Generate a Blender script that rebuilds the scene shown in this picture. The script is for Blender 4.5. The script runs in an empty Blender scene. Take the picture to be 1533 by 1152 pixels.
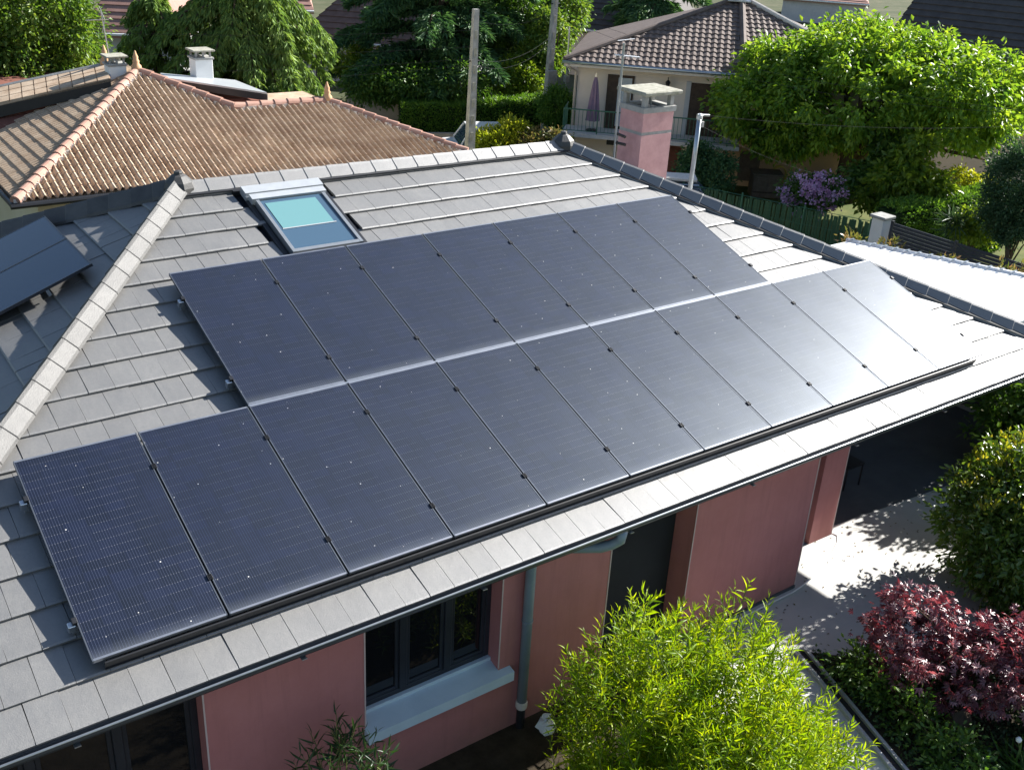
import bpy, math, random
import numpy as np
from mathutils import Vector, Matrix

R = math.radians
scene = bpy.context.scene
COL = scene.collection
# ------------------------------------------------------------------ camera
cam_d = bpy.data.cameras.new("camera")
cam = bpy.data.objects.new("camera", cam_d)
COL.objects.link(cam)
cam_d.sensor_fit = 'HORIZONTAL'
cam_d.sensor_width = 36.0
cam_d.lens = 36.0 * 1562.354 / 1533.0
cam_d.clip_start = 0.1
cam_d.clip_end = 2000
_cx = Vector((0.8125776, -0.58053073, 0.0519781))
_cy = Vector((0.21257374, 0.37821247, 0.90098154))
_cz = Vector((-0.54270623, -0.72106823, 0.43073257))
CAM = Vector((-1.33066, -7.16449, 8.99909))
cam.matrix_world = Matrix(((_cx.x, _cy.x, _cz.x, CAM.x), (_cx.y, _cy.y, _cz.y, CAM.y), (_cx.z, _cy.z, _cz.z, CAM.z), (0, 0, 0, 1)))
scene.camera = cam
# ------------------------------------------------------------------ sky, sun, exposure
SUN_EL, SUN_AZ = 30.5, -1.0          # azimuth from +X towards +Y
world = bpy.data.worlds.new("World")
scene.world = world
world.use_nodes = True
wn = world.node_tree
for n_ in list(wn.nodes):
    wn.nodes.remove(n_)
sky = wn.nodes.new('ShaderNodeTexSky')
sky.sky_type = 'NISHITA'
sky.sun_disc = False
sky.sun_elevation = R(SUN_EL)
sky.sun_rotation = R(90 - SUN_AZ)
sky.air_density = 1.0
sky.dust_density = 0.8
sky.ozone_density = 1.2
bg = wn.nodes.new('ShaderNodeBackground')
bg.inputs['Strength'].default_value = 0.06
wo = wn.nodes.new('ShaderNodeOutputWorld')
wn.links.new(sky.outputs[0], bg.inputs[0])
wn.links.new(bg.outputs[0], wo.inputs[0])
sun_d = bpy.data.lights.new("sun", 'SUN')
sun = bpy.data.objects.new("sun", sun_d)
COL.objects.link(sun)
sun_d.energy = 5.0
sun_d.angle = R(0.53)
sun_d.color = (1.0, 0.972, 0.925)
_s = Vector((math.cos(R(SUN_EL)) * math.cos(R(SUN_AZ)), math.cos(R(SUN_EL)) * math.sin(R(SUN_AZ)), math.sin(R(SUN_EL))))
sun.rotation_euler = (-_s).to_track_quat('-Z', 'Y').to_euler()
sun.location = _s * 60
scene.view_settings.view_transform = 'Standard'
scene.view_settings.look = 'None'
scene.view_settings.gamma = 1.0
scene.view_settings.use_curve_mapping = False
scene.view_settings.exposure = 1.48
scene.cycles.max_bounces = 6
scene.cycles.transparent_max_bounces = 4
scene.cycles.transmission_bounces = 4
scene.cycles.use_denoising = True

# ------------------------------------------------------------------ helpers: materials
MATS = {}


class NT:
    def __init__(s, name):
        s.m = bpy.data.materials.new(name)
        s.m.use_nodes = True
        s.t = s.m.node_tree
        s.b = s.t.nodes['Principled BSDF']
        s.out = s.t.nodes['Material Output']

    def n(s, typ, **kw):
        nd = s.t.nodes.new('ShaderNode' + typ)
        for k, v in kw.items():
            if k in nd.inputs.keys():
                nd.inputs[k].default_value = v
            else:
                setattr(nd, k, v)
        return nd

    def l(s, a, b):
        s.t.links.new(a, b)

    def coord(s, which='Object'):
        return s.n('TexCoord').outputs[which]

    def noise(s, vec, scale, detail=4, rough=0.6):
        nd = s.n('TexNoise')
        nd.inputs['Scale'].default_value = scale
        nd.inputs['Detail'].default_value = detail
        nd.inputs['Roughness'].default_value = rough
        if vec is not None:
            s.l(vec, nd.inputs['Vector'])
        return nd.outputs['Fac']

    def ramp(s, fac, stops):
        nd = s.n('ValToRGB')
        e = nd.color_ramp.elements
        while len(e) < len(stops):
            e.new(0.5)
        for i, (p, c) in enumerate(stops):
            e[i].position = p
            e[i].color = (c[0], c[1], c[2], 1) if len(c) == 3 else c
        s.l(fac, nd.inputs[0])
        return nd.outputs[0]

    def mix(s, fac, a, b, mode='MIX'):
        nd = s.n('Mix', data_type='RGBA', blend_type=mode)
        for sock, v in ((nd.inputs[0], fac), (nd.inputs[6], a), (nd.inputs[7], b)):
            if hasattr(v, 'node'):
                s.l(v, sock)
            elif isinstance(v, (int, float)):
                sock.default_value = v
            else:
                sock.default_value = (v[0], v[1], v[2], 1)
        return nd.outputs[2]

    def math(s, op, a, b=None, c=None):
        nd = s.n('Math', operation=op)
        for i, v in enumerate((a, b, c)):
            if v is None:
                continue
            if hasattr(v, 'node'):
                s.l(v, nd.inputs[i])
            else:
                nd.inputs[i].default_value = v
        return nd.outputs[0]

    def bump(s, h, strength=0.3, dist=0.01):
        nd = s.n('Bump')
        nd.inputs['Strength'].default_value = strength
        nd.inputs['Distance'].default_value = dist
        s.l(h, nd.inputs['Height'])
        s.l(nd.outputs[0], s.b.inputs['Normal'])

    def set(s, **kw):
        for k, v in kw.items():
            k = k.replace('_', ' ')
            if hasattr(v, 'node'):
                s.l(v, s.b.inputs[k])
            else:
                if isinstance(v, tuple) and len(v) == 3:
                    v = (*v, 1)
                s.b.inputs[k].default_value = v


def mat_rough(name, c1, c2, scale=6, rough=0.8, bump=0.2, bscale=60, spec=0.3, rnd=0.0, world_pos=False, metal=0.0):
    """weathered surface: two colours mixed by noise, fine relief, optional per-object variation"""
    k = NT(name)
    v = k.n('NewGeometry').outputs['Position'] if world_pos else k.coord()
    f = k.noise(v, scale, 5, 0.65)
    c = k.ramp(f, [(0.3, c1), (0.7, c2)])
    if rnd:
        oi = k.n('ObjectInfo')
        hv = k.n('HueSaturation')
        k.l(c, hv.inputs['Color'])
        k.l(k.math('MULTIPLY_ADD', oi.outputs['Random'], rnd * 2, 1 - rnd), hv.inputs['Value'])
        c = hv.outputs[0]
    k.set(Base_Color=c, Roughness=rough, Metallic=metal)
    k.b.inputs['Specular IOR Level'].default_value = spec
    if bump:
        k.bump(k.noise(v, bscale, 3), bump, 0.01)
    MATS[name] = k.m
    return k.m


def mat_leaf(name, cols, trans, rough=0.45, tfac=0.42, spec=0.4, scale=1.2):
    """leaf: colour varies from clump to clump and leaf to leaf; light passes through"""
    k = NT(name)
    p = k.n('NewGeometry').outputs['Position']
    ri = k.n('NewGeometry').outputs['Random Per Island']
    f = k.math('ADD', k.math('MULTIPLY', k.noise(p, scale, 2), 0.6), k.math('MULTIPLY', ri, 0.4))
    n = len(cols)
    c = k.ramp(f, [(0.25 + 0.5 * i / max(1, n - 1), cc) for i, cc in enumerate(cols)])
    k.set(Base_Color=c, Roughness=rough)
    k.b.inputs['Specular IOR Level'].default_value = spec
    tr = k.n('BsdfTranslucent')
    k.l(k.mix(1.0, c, trans, 'MULTIPLY'), tr.inputs['Color'])
    mx = k.n('MixShader')
    mx.inputs[0].default_value = tfac
    k.l(k.b.outputs[0], mx.inputs[1])
    k.l(tr.outputs[0], mx.inputs[2])
    k.l(mx.outputs[0], k.out.inputs['Surface'])
    MATS[name] = k.m
    return k.m


# ------------------------------------------------------------------ helpers: meshes
class MB:
    def __init__(s):
        s.v = []
        s.f = []

    def add(s, vs, fs):
        o = len(s.v)
        s.v += [tuple(p) for p in vs]
        s.f += [tuple(i + o for i in f) for f in fs]
        return s

    def box(s, lo, hi, M=None):
        x0, y0, z0 = lo
        x1, y1, z1 = hi
        vs = [Vector(p) for p in ((x0, y0, z0), (x1, y0, z0), (x1, y1, z0), (x0, y1, z0), (x0, y0, z1), (x1, y0, z1), (x1, y1, z1), (x0, y1, z1))]
        if M:
            vs = [M @ p for p in vs]
        return s.add(vs, [(0, 3, 2, 1), (4, 5, 6, 7), (0, 1, 5, 4), (1, 2, 6, 5), (2, 3, 7, 6), (3, 0, 4, 7)])

    def cbox(s, lo, hi, c=0.006, M=None):
        """box with chamfered edges"""
        x0, y0, z0 = lo
        x1, y1, z1 = hi
        xs, ys, zs = (x0, x0 + c, x1 - c, x1), (y0, y0 + c, y1 - c, y1), (z0, z0 + c, z1 - c, z1)
        idx = {}
        vs = []

        def V(i, j, k):
            if (i, j, k) not in idx:
                p = Vector((xs[i], ys[j], zs[k]))
                idx[(i, j, k)] = len(vs)
                vs.append(M @ p if M else p)
            return idx[(i, j, k)]
        fs = []
        for sgn, e in ((0, 0), (1, 3)):
            q = [V(e, 1, 1), V(e, 2, 1), V(e, 2, 2), V(e, 1, 2)]
            fs.append(q if sgn else q[::-1])
            q = [V(1, e, 1), V(2, e, 1), V(2, e, 2), V(1, e, 2)]
            fs.append(q[::-1] if sgn else q)
            q = [V(1, 1, e), V(2, 1, e), V(2, 2, e), V(1, 2, e)]
            fs.append(q if sgn else q[::-1])
        for a in (0, 3):
            a2 = 1 if a == 0 else 2
            for b in (0, 3):
                b2 = 1 if b == 0 else 2
                fs.append([V(1, a, b2), V(2, a, b2), V(2, a2, b), V(1, a2, b)])
                fs.append([V(a, 1, b2), V(a, 2, b2), V(a2, 2, b), V(a2, 1, b)])
                fs.append([V(a, b2, 1), V(a, b2, 2), V(a2, b, 2), V(a2, b, 1)])
                for d in (0, 3):
                    d2 = 1 if d == 0 else 2
                    fs.append([V(a, b2, d2), V(a2, b, d2), V(a2, b2, d)])
        return s.add(vs, fs)

    def prism(s, pts, h, d=(0, 0, 1)):
        """polygon (3D points) extruded by h along d"""
        n = len(pts)
        d = Vector(d) * h
        a = [Vector(p) for p in pts]
        b = [p + d for p in a]
        return s.add(a + b, [tuple(range(n))[::-1], tuple(range(n, 2 * n))] + [(i, (i + 1) % n, n + (i + 1) % n, n + i) for i in range(n)])

    def tube(s, pts, r, seg=8, cap=True):
        pts = [Vector(p) for p in pts]
        rr = r if isinstance(r, (list, tuple)) else [r] * len(pts)
        o = len(s.v)
        prev = None
        for i, p in enumerate(pts):
            t = (pts[min(i + 1, len(pts) - 1)] - pts[max(i - 1, 0)]).normalized()
            ref = prev if prev is not None else (Vector((0, 0, 1)) if abs(t.z) < 0.9 else Vector((1, 0, 0)))
            u = (ref - t * ref.dot(t))
            if u.length < 1e-5:
                u = t.orthogonal()
            u.normalize()
            prev = u
            w = t.cross(u)
            for k in range(seg):
                a = 2 * math.pi * k / seg
                s.v.append(tuple(p + (u * math.cos(a) + w * math.sin(a)) * rr[i]))
        for i in range(len(pts) - 1):
            for k in range(seg):
                k2 = (k + 1) % seg
                s.f.append((o + i * seg + k, o + i * seg + k2, o + (i + 1) * seg + k2, o + (i + 1) * seg + k))
        if cap:
            s.f.append(tuple(o + k for k in range(seg))[::-1])
            e = o + (len(pts) - 1) * seg
            s.f.append(tuple(e + k for k in range(seg)))
        return s

    def lathe(s, c, prof, seg=12, M=None):
        o = len(s.v)
        for (r, z) in prof:
            for k in range(seg):
                a = 2 * math.pi * k / seg
                p = Vector((r * math.cos(a), r * math.sin(a), z))
                if M:
                    p = M @ p
                s.v.append(tuple(p + Vector(c)))
        for i in range(len(prof) - 1):
            for k in range(seg):
                k2 = (k + 1) % seg
                s.f.append((o + i * seg + k, o + i * seg + k2, o + (i + 1) * seg + k2, o + (i + 1) * seg + k))
        s.f.append(tuple(o + k for k in range(seg))[::-1])
        e = o + (len(prof) - 1) * seg
        s.f.append(tuple(e + k for k in range(seg)))
        return s

    def mesh(s, name, mat, off=(0, 0, 0), smooth=False):
        me = bpy.data.meshes.new(name)
        o = Vector(off)
        me.from_pydata([tuple(Vector(p) - o) for p in s.v] if o.length else s.v, [], s.f)
        if mat:
            me.materials.append(mat)
        if smooth:
            me.shade_smooth()
        me.update()
        return me


def link(name, me, parent=None):
    o = bpy.data.objects.new(name, me)
    COL.objects.link(o)
    if parent:
        o.parent = parent
    return o


LOCAL = set()


def part(name, mb, mat, parent, smooth=False):
    r = parent
    while r.parent:
        r = r.parent
    off = (0, 0, 0) if r.name in LOCAL else r.location
    return link(name, mb.mesh(name, mat, off, smooth), parent)


def thing(name, label, cat, loc=(0, 0, 0), group=None, rot=None):
    o = bpy.data.objects.new(name, None)
    COL.objects.link(o)
    o.location = loc
    o.empty_display_size = 0.2
    o['label'] = label
    o['category'] = cat
    if group:
        o['group'] = group
    if rot is not None:
        o.rotation_euler = rot
        LOCAL.add(o.name)
    return o


def tag(o, label, cat, group=None):
    o['label'] = label
    o['category'] = cat
    if group:
        o['group'] = group
    return o


def struct(name, mb, mat, kind='structure', smooth=False):
    o = link(name, mb.mesh(name, mat, (0, 0, 0), smooth))
    o['kind'] = kind
    return o


def solo(name, mb, mat, label, cat, loc, group=None, smooth=False):
    """a thing that is a single mesh, origin at its base"""
    o = link(name, mb.mesh(name, mat, loc, smooth))
    o.location = loc
    return tag(o, label, cat, group)


def np_mesh(name, V, F, mat):
    """V (n,3), F (m,3) triangles"""
    me = bpy.data.meshes.new(name)
    me.vertices.add(len(V))
    me.vertices.foreach_set('co', np.ascontiguousarray(V, dtype=np.float32).ravel())
    m = len(F)
    me.loops.add(m * 3)
    me.loops.foreach_set('vertex_index', np.ascontiguousarray(F, dtype=np.int32).ravel())
    me.polygons.add(m)
    me.polygons.foreach_set('loop_start', np.arange(0, m * 3, 3, dtype=np.int32))
    me.polygons.foreach_set('loop_total', np.full(m, 3, dtype=np.int32))
    me.materials.append(mat)
    me.update(calc_edges=True)
    me.validate()
    return me


# leaf templates: (along, across, lift) and triangles
T_FOLD = (np.array([(0, 0, 0), (.45, .5, .10), (1, 0, -.10), (.45, -.5, .10)], float), np.array([(0, 2, 1), (0, 3, 2)]))
T_LANCE = (np.array([(0, 0, 0), (.35, 0, .0), (.7, 0, -.05), (1, 0, -.17), (.32, .5, .05), (.68, .36, -.02), (.32, -.5, .05), (.68, -.36, -.02)], float),
           np.array([(0, 1, 4), (1, 5, 4), (1, 2, 5), (2, 3, 5), (0, 6, 1), (1, 6, 7), (1, 7, 2), (2, 7, 3)]))
T_OVAL = (np.array([(0, 0, 0), (.5, 0, -.01), (1, 0, -.10), (.25, .40, .05), (.65, .45, .03), (.25, -.40, .05), (.65, -.45, .03)], float),
          np.array([(0, 1, 3), (1, 4, 3), (1, 2, 4), (0, 5, 1), (1, 5, 6), (1, 6, 2)]))


def _palm():
    v = [(0, 0, 0)]
    f = []
    for ang, ln in ((-75, .62), (-38, .86), (0, 1), (38, .86), (75, .62)):
        a = math.radians(ang)
        d = (math.cos(a), math.sin(a))
        p = (-d[1], d[0])
        i = len(v)
        v += [(d[0] * ln * .55 + p[0] * .13, d[1] * ln * .55 + p[1] * .13, .03), (d[0] * ln, d[1] * ln, -.14), (d[0] * ln * .55 - p[0] * .13, d[1] * ln * .55 - p[1] * .13, .03)]
        f += [(0, i + 1, i), (0, i + 2, i + 1)]
    return np.array(v, float), np.array(f)


T_PALM = _palm()


def leaves(name, P, A, L, W, tpl, mat, rng, up=0.6, Nrm=None):
    """P base points, A axis directions (n,3), L lengths, W widths. Leaf faces lean towards +Z by `up`"""
    n = len(P)
    A = A / (np.linalg.norm(A, axis=1, keepdims=True) + 1e-9)
    N = rng.normal(size=(n, 3)) * (1 - up) + np.array([0, 0, 1.0]) * up
    if Nrm is not None:
        N = N + Nrm
    N = N - A * (N * A).sum(1, keepdims=True)
    N /= np.linalg.norm(N, axis=1, keepdims=True) + 1e-9
    B = np.cross(N, A)
    T, F = tpl
    L = np.broadcast_to(np.asarray(L, float), (n,))[:, None, None]
    W = np.broadcast_to(np.asarray(W, float), (n,))[:, None, None]
    V = P[:, None, :] + L * T[None, :, 0:1] * A[:, None, :] + W * T[None, :, 1:2] * B[:, None, :] + L * T[None, :, 2:3] * N[:, None, :]
    k = len(T)
    FF = F[None] + (np.arange(n) * k)[:, None, None]
    return np_mesh(name, V.reshape(-1, 3), FF.reshape(-1, 3), mat)


def clumps(ells, nc, nl, rc, rng, shell=0.62, flat=0.8):
    """leaf base points in clumps spread through ellipsoids; returns P, outward dir"""
    w = np.array([(e[3] * e[4] * e[5]) ** .67 for e in ells])
    w = w / w.sum()
    Ps, Ds = [], []
    ch = rng.choice(len(ells), size=nc, p=w)
    for i in ch:
        e = ells[i]
        d = rng.normal(size=3)
        d /= np.linalg.norm(d)
        r = shell + (1 - shell) * rng.random() ** .7
        c = np.array(e[:3]) + d * r * np.array(e[3:6]) * rng.uniform(.88, 1.1)
        m = int(nl * rng.uniform(.5, 1.5))
        rr = rc * rng.uniform(.6, 1.3)
        q = rng.normal(size=(m, 3)) * .5
        q[:, 2] *= flat
        Ps.append(c + q * rr)
        Ds.append(q + d * .35)
    return np.concatenate(Ps), np.concatenate(Ds)


def limbs_mesh(base, top, r0, tips, rng, seg=7):
    mb = MB()
    b, t = Vector(base), Vector(top)
    mb.tube([b, b.lerp(t, .35) + Vector((rng.normal() * .04, rng.normal() * .04, 0)), b.lerp(t, .7), t], [r0, r0 * .8, r0 * .6, r0 * .3], seg)
    for tp in tips:
        tp = Vector(tp)
        f = rng.uniform(.3, .85)
        s = b.lerp(t, f)
        m = s.lerp(tp, .5) + Vector((0, 0, .12 * (tp - s).length))
        mb.tube([s, m, tp], [r0 * .35, r0 * .22, r0 * .06], 5)
    return mb


def tree(name, label, cat, base, ells, nc, nl, rc, leaf, lw, tpl, mat, bark, seed, trunk_r=.15, trunk_top=None, droop=.5, up=.5, shell=.62, flat=.8, group=None, ntips=14):
    rng = np.random.default_rng(seed)
    t = thing(name, label, cat, base, group)
    P, D = clumps(ells, nc, nl, rc, rng, shell, flat)
    P[:, 2] = np.maximum(P[:, 2], base[2] + .05)
    A = D + rng.normal(size=D.shape) * .5 + np.array([0, 0, -droop])
    n = len(P)
    L = leaf * rng.uniform(.7, 1.3, n)
    me = leaves('crown', P - np.array(base), A, L, L * lw, tpl, mat, rng, up)
    link('crown', me, t)
    c = np.array([e[:3] for e in ells])
    top = trunk_top or tuple(c.mean(0))
    tips = [P[i] for i in rng.choice(n, size=ntips)]
    part('trunk', limbs_mesh(base, top, trunk_r, tips, rng), bark, t, True)
    return t


# ------------------------------------------------------------------ materials
tile_m = NT('concrete_roof_tile')
_p = tile_m.n('NewGeometry').outputs['Position']
_oi = tile_m.n('ObjectInfo').outputs['Random']
_mot = tile_m.noise(_p, 2.3, 6, .7)
_mp = tile_m.n('Mapping')
_mp.inputs['Scale'].default_value = (9, 1.4, 1.4)
tile_m.l(_p, _mp.inputs['Vector'])
_str = tile_m.noise(_mp.outputs[0], 2.0, 4, .6)
_c = tile_m.ramp(_mot, [(.25, (.066, .067, .068)), (.55, (.094, .093, .091)), (.8, (.132, .128, .119))])
_c = tile_m.mix(tile_m.math('MULTIPLY', _str, .62), _c, (.172, .163, .145))
_fine = tile_m.noise(_p, 38, 4, .75)
_c = tile_m.mix(tile_m.ramp(_fine, [(.42, (0, 0, 0)), (.75, (.55, .55, .55))]), _c, (.066, .066, .067))
_lic = tile_m.ramp(tile_m.noise(_p, 14, 5, .7), [(.66, (0, 0, 0)), (.74, (.4, .4, .4))])
_c = tile_m.mix(_lic, _c, (.235, .225, .20))
_hv = tile_m.n('HueSaturation')
tile_m.l(_c, _hv.inputs['Color'])
tile_m.l(tile_m.math('MULTIPLY_ADD', _oi, .18, .91), _hv.inputs['Value'])
tile_m.set(Base_Color=_hv.outputs[0], Roughness=tile_m.math('MULTIPLY_ADD', _mot, .08, .52))
tile_m.b.inputs['Specular IOR Level'].default_value = 1.0
tile_m.b.inputs['IOR'].default_value = 1.85
tile_m.bump(tile_m.math('ADD', tile_m.noise(_p, 90, 3), tile_m.math('MULTIPLY', tile_m.noise(_p, 9, 3), 1.2)), .22, .008)
TILE = tile_m.m

RIDGET = mat_rough('ridge_tile_concrete', (.050, .049, .048), (.086, .083, .079), 5, .55, .3, 70, .5, rnd=.18, world_pos=True)
_k = NT('pink_render')
_p = _k.n('NewGeometry').outputs['Position']
_c = _k.ramp(_k.noise(_p, 1.3, 6, .7), [(.3, (.50, .20, .19)), (.7, (.58, .245, .235))])
_mp = _k.n('Mapping')
_mp.inputs['Scale'].default_value = (7, 7, .5)
_k.l(_p, _mp.inputs['Vector'])
_c = _k.mix(_k.ramp(_k.noise(_mp.outputs[0], 1.4, 5, .65), [(.5, (0, 0, 0)), (.8, (.38, .38, .38))]), _c, (.33, .14, .13))
_sz = _k.n('SeparateXYZ')
_k.l(_p, _sz.inputs[0])
_spl = _k.math('MULTIPLY', _k.math('SUBTRACT', 1.0, _k.math('MINIMUM', _k.math('DIVIDE', _sz.outputs[2], .55), 1.0)), _k.noise(_p, 6, 5, .7))
_c = _k.mix(_k.math('MULTIPLY', _spl, .8), _c, (.22, .15, .12))
_gr = _k.noise(_p, 170, 2, .8)
_c = _k.mix(_k.math('MULTIPLY', _gr, .22), _c, (.25, .09, .085))
_k.set(Base_Color=_c, Roughness=.92)
_k.b.inputs['Specular IOR Level'].default_value = .2
_k.bump(_gr, .5, .012)
PINK = _k.m
PINKCH = mat_rough('faded_pink_render', (.46, .25, .25), (.62, .36, .35), 3.5, .9, .4, 90, .2, world_pos=True)
WHITE = mat_rough('white_paint', (.72, .72, .70), (.80, .80, .79), 3, .5, .05, 40)
TRIM = mat_rough('pale_corner_bead', (.55, .42, .40), (.62, .5, .48), 3, .6, 0)
SILL = mat_rough('pale_grey_sill', (.52, .64, .72), (.60, .72, .80), 3, .7, .15, 60)
DARKFR = mat_rough('anthracite_frame', (.018, .022, .030), (.028, .032, .042), 3, .38, 0, spec=.5)
BLACK = mat_rough('black_metal', (.010, .011, .014), (.018, .019, .022), 5, .45, 0, spec=.5)
GUTG = mat_rough('dark_zinc', (.07, .08, .09), (.10, .11, .125), 4, .4, .03, 30, .5, metal=.3)
ZINC = mat_rough('zinc_gutter', (.30, .33, .36), (.42, .45, .48), 4, .32, .03, 30, .5, metal=.85)
DOORM = mat_rough('near_black_door', (.016, .019, .024), (.022, .026, .032), 3, .65, .05, 40, .2)
PIPE = mat_rough('grey_pvc_pipe', (.17, .22, .26), (.23, .29, .33), 3, .42, .03, 30, .5)
ALU = mat_rough('aluminium', (.55, .57, .60), (.66, .68, .70), 8, .33, 0, spec=.5, metal=.9)
FRAMEG = mat_rough('grey_aluminium_frame', (.26, .28, .30), (.32, .34, .36), 8, .35, 0, spec=.5, metal=.5)
CASING = mat_rough('pale_aluminium_casing', (.46, .48, .49), (.53, .55, .56), 8, .35, 0, spec=.5, metal=.35)
WOODDK = mat_rough('dark_stained_wood', (.045, .030, .022), (.085, .058, .040), 8, .7, .2, 40)
WOODCR = mat_rough('grey_brown_wood', (.11, .085, .062), (.17, .135, .10), 8, .8, .25, 40)
CONC = mat_rough('weathered_concrete', (.25, .25, .235), (.40, .39, .37), 5, .9, .35, 40, world_pos=True)
CONCMOSS = mat_rough('mossy_concrete', (.20, .20, .15), (.42, .40, .34), 9, .95, .5, 30, world_pos=True)
CREAM = mat_rough('cream_render', (.64, .55, .46), (.72, .63, .54), 1.2, .9, .3, 90, .2, world_pos=True)
OCHRE = mat_rough('ochre_render', (.55, .36, .20), (.62, .42, .25), 1.2, .9, .3, 90, .2, world_pos=True)
YELLOW = mat_rough('pale_yellow_render', (.60, .54, .36), (.66, .60, .43), 1.2, .9, .3, 90, .2, world_pos=True)
GREYW = mat_rough('grey_white_render', (.42, .42, .42), (.52, .52, .52), 1.2, .9, .3, 60, .2, world_pos=True)
TERRA = mat_rough('terracotta_tile', (.36, .25, .165), (.57, .45, .33), 2.2, .85, .3, 40, .2, rnd=.12, world_pos=True)
TERRAP = mat_rough('pink_terracotta', (.34, .19, .14), (.43, .265, .21), 3, .8, .3, 40, .2, rnd=.15, world_pos=True)
TERRAF = mat_rough('sandy_terracotta', (.50, .30, .16), (.58, .37, .22), 6, .8, .2, 40, .2)
MORTAR = mat_rough('pale_mortar', (.55, .50, .45), (.68, .62, .56), 10, .95, .4, 40)
REDWALL = mat_rough('red_brown_shingle', (.14, .055, .040), (.20, .08, .058), 4, .8, .2, 30, rnd=.15)
TERRACE = NT('pale_concrete_paving')
_p = TERRACE.n('NewGeometry').outputs['Position']
_c = TERRACE.ramp(TERRACE.noise(_p, 1.1, 6, .65), [(.3, (.47, .46, .435)), (.7, (.57, .56, .53))])
_mp = TERRACE.n('Mapping')
_mp.inputs['Scale'].default_value = (1.2, 14, 1)
TERRACE.l(_p, _mp.inputs['Vector'])
_c = TERRACE.mix(TERRACE.math('MULTIPLY', TERRACE.noise(_mp.outputs[0], 3, 3), .30), _c, (.40, .39, .37))
TERRACE.set(Base_Color=_c, Roughness=.85)
TERRACE.bump(TERRACE.noise(_p, 60, 3), .15, .005)
TERRACE = TERRACE.m
SOIL = mat_rough('dark_garden_soil', (.030, .024, .016), (.06, .048, .032), 5, .95, .6, 30, .1, world_pos=True)
GRASS = mat_rough('dry_lawn', (.055, .085, .022), (.15, .15, .055), 1.3, .95, .5, 30, .1, world_pos=True)
GROUND = mat_rough('mixed_ground', (.05, .065, .03), (.12, .115, .07), .5, .95, .4, 20, .1, world_pos=True)
ASPH = mat_rough('grey_asphalt', (.13, .12, .11), (.19, .18, .165), 2, .9, .2, 60, .2, world_pos=True)
PAVE = mat_rough('beige_pavement', (.36, .30, .24), (.46, .39, .32), 2, .9, .2, 40, .2, world_pos=True)
BARK = mat_rough('brown_bark', (.06, .045, .032), (.12, .09, .066), 8, .95, .7, 25, .1)
STEMG = mat_rough('green_stem', (.10, .14, .03), (.16, .18, .05), 6, .7, 0)
BRROOF = mat_rough('brown_flat_tile', (.10, .066, .056), (.16, .11, .095), 3, .85, .2, 30, .25, rnd=.2, world_pos=True)
DKROOF = mat_rough('dark_slate_tile', (.055, .048, .046), (.085, .076, .072), 3, .8, .2, 30, .3, world_pos=True)
DKTILE = mat_rough('dark_brown_tile', (.11, .082, .070), (.17, .132, .114), 3, .75, .2, 30, .3, world_pos=True)
PKROOF = mat_rough('pinkish_brown_tile', (.27, .15, .12), (.34, .20, .165), 3, .85, .2, 30, .25, world_pos=True)
GREENM = mat_rough('green_painted_metal', (.04, .13, .075), (.06, .17, .10), 5, .45, 0, spec=.5)
HEDGEF = mat_rough('green_fence_strip', (.025, .07, .035), (.05, .12, .06), 14, .6, .3, 30)
SLAT = mat_rough('dark_grey_slat', (.042, .048, .062), (.058, .064, .080), 5, .45, .05, 30, .5)
SHEET = mat_rough('white_metal_sheet', (.74, .75, .76), (.80, .81, .82), 2, .38, .03, 20, .5)
LILAC = mat_rough('mauve_canvas', (.22, .15, .21), (.29, .20, .27), 5, .9, .2, 60)
CURT = mat_rough('pale_curtain', (.42, .46, .48), (.5, .54, .56), 5, .9, .2, 60)
CARW = mat_rough('white_car_paint', (.72, .73, .74), (.76, .77, .78), 2, .22, 0, spec=.6)
CARB = mat_rough('dark_blue_grey_car_paint', (.06, .08, .10), (.08, .10, .125), 2, .2, 0, spec=.7)
RUBBER = mat_rough('black_rubber', (.012, .012, .012), (.02, .02, .02), 6, .8, .1, 40)
HOSE = mat_rough('yellow_hose', (.50, .38, .06), (.56, .44, .10), 6, .5, 0)
POTM = mat_rough('terracotta_pot', (.40, .15, .08), (.48, .20, .11), 6, .8, .2, 40)


def mat_glass(name, col, rough=.04, spec=.5):
    k = NT(name)
    k.set(Base_Color=col, Roughness=rough)
    k.b.inputs['Specular IOR Level'].default_value = spec
    MATS[name] = k.m
    return k.m


PANE = mat_glass('dark_window_pane', (.008, .009, .011), .03, .6)
PANEB = mat_glass('blue_grey_pane', (.05, .08, .12), .05, .6)

# solar panel face: cell grid, wires and droppings printed under dusty glass
PW, PL = 1.134, 2.349


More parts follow.
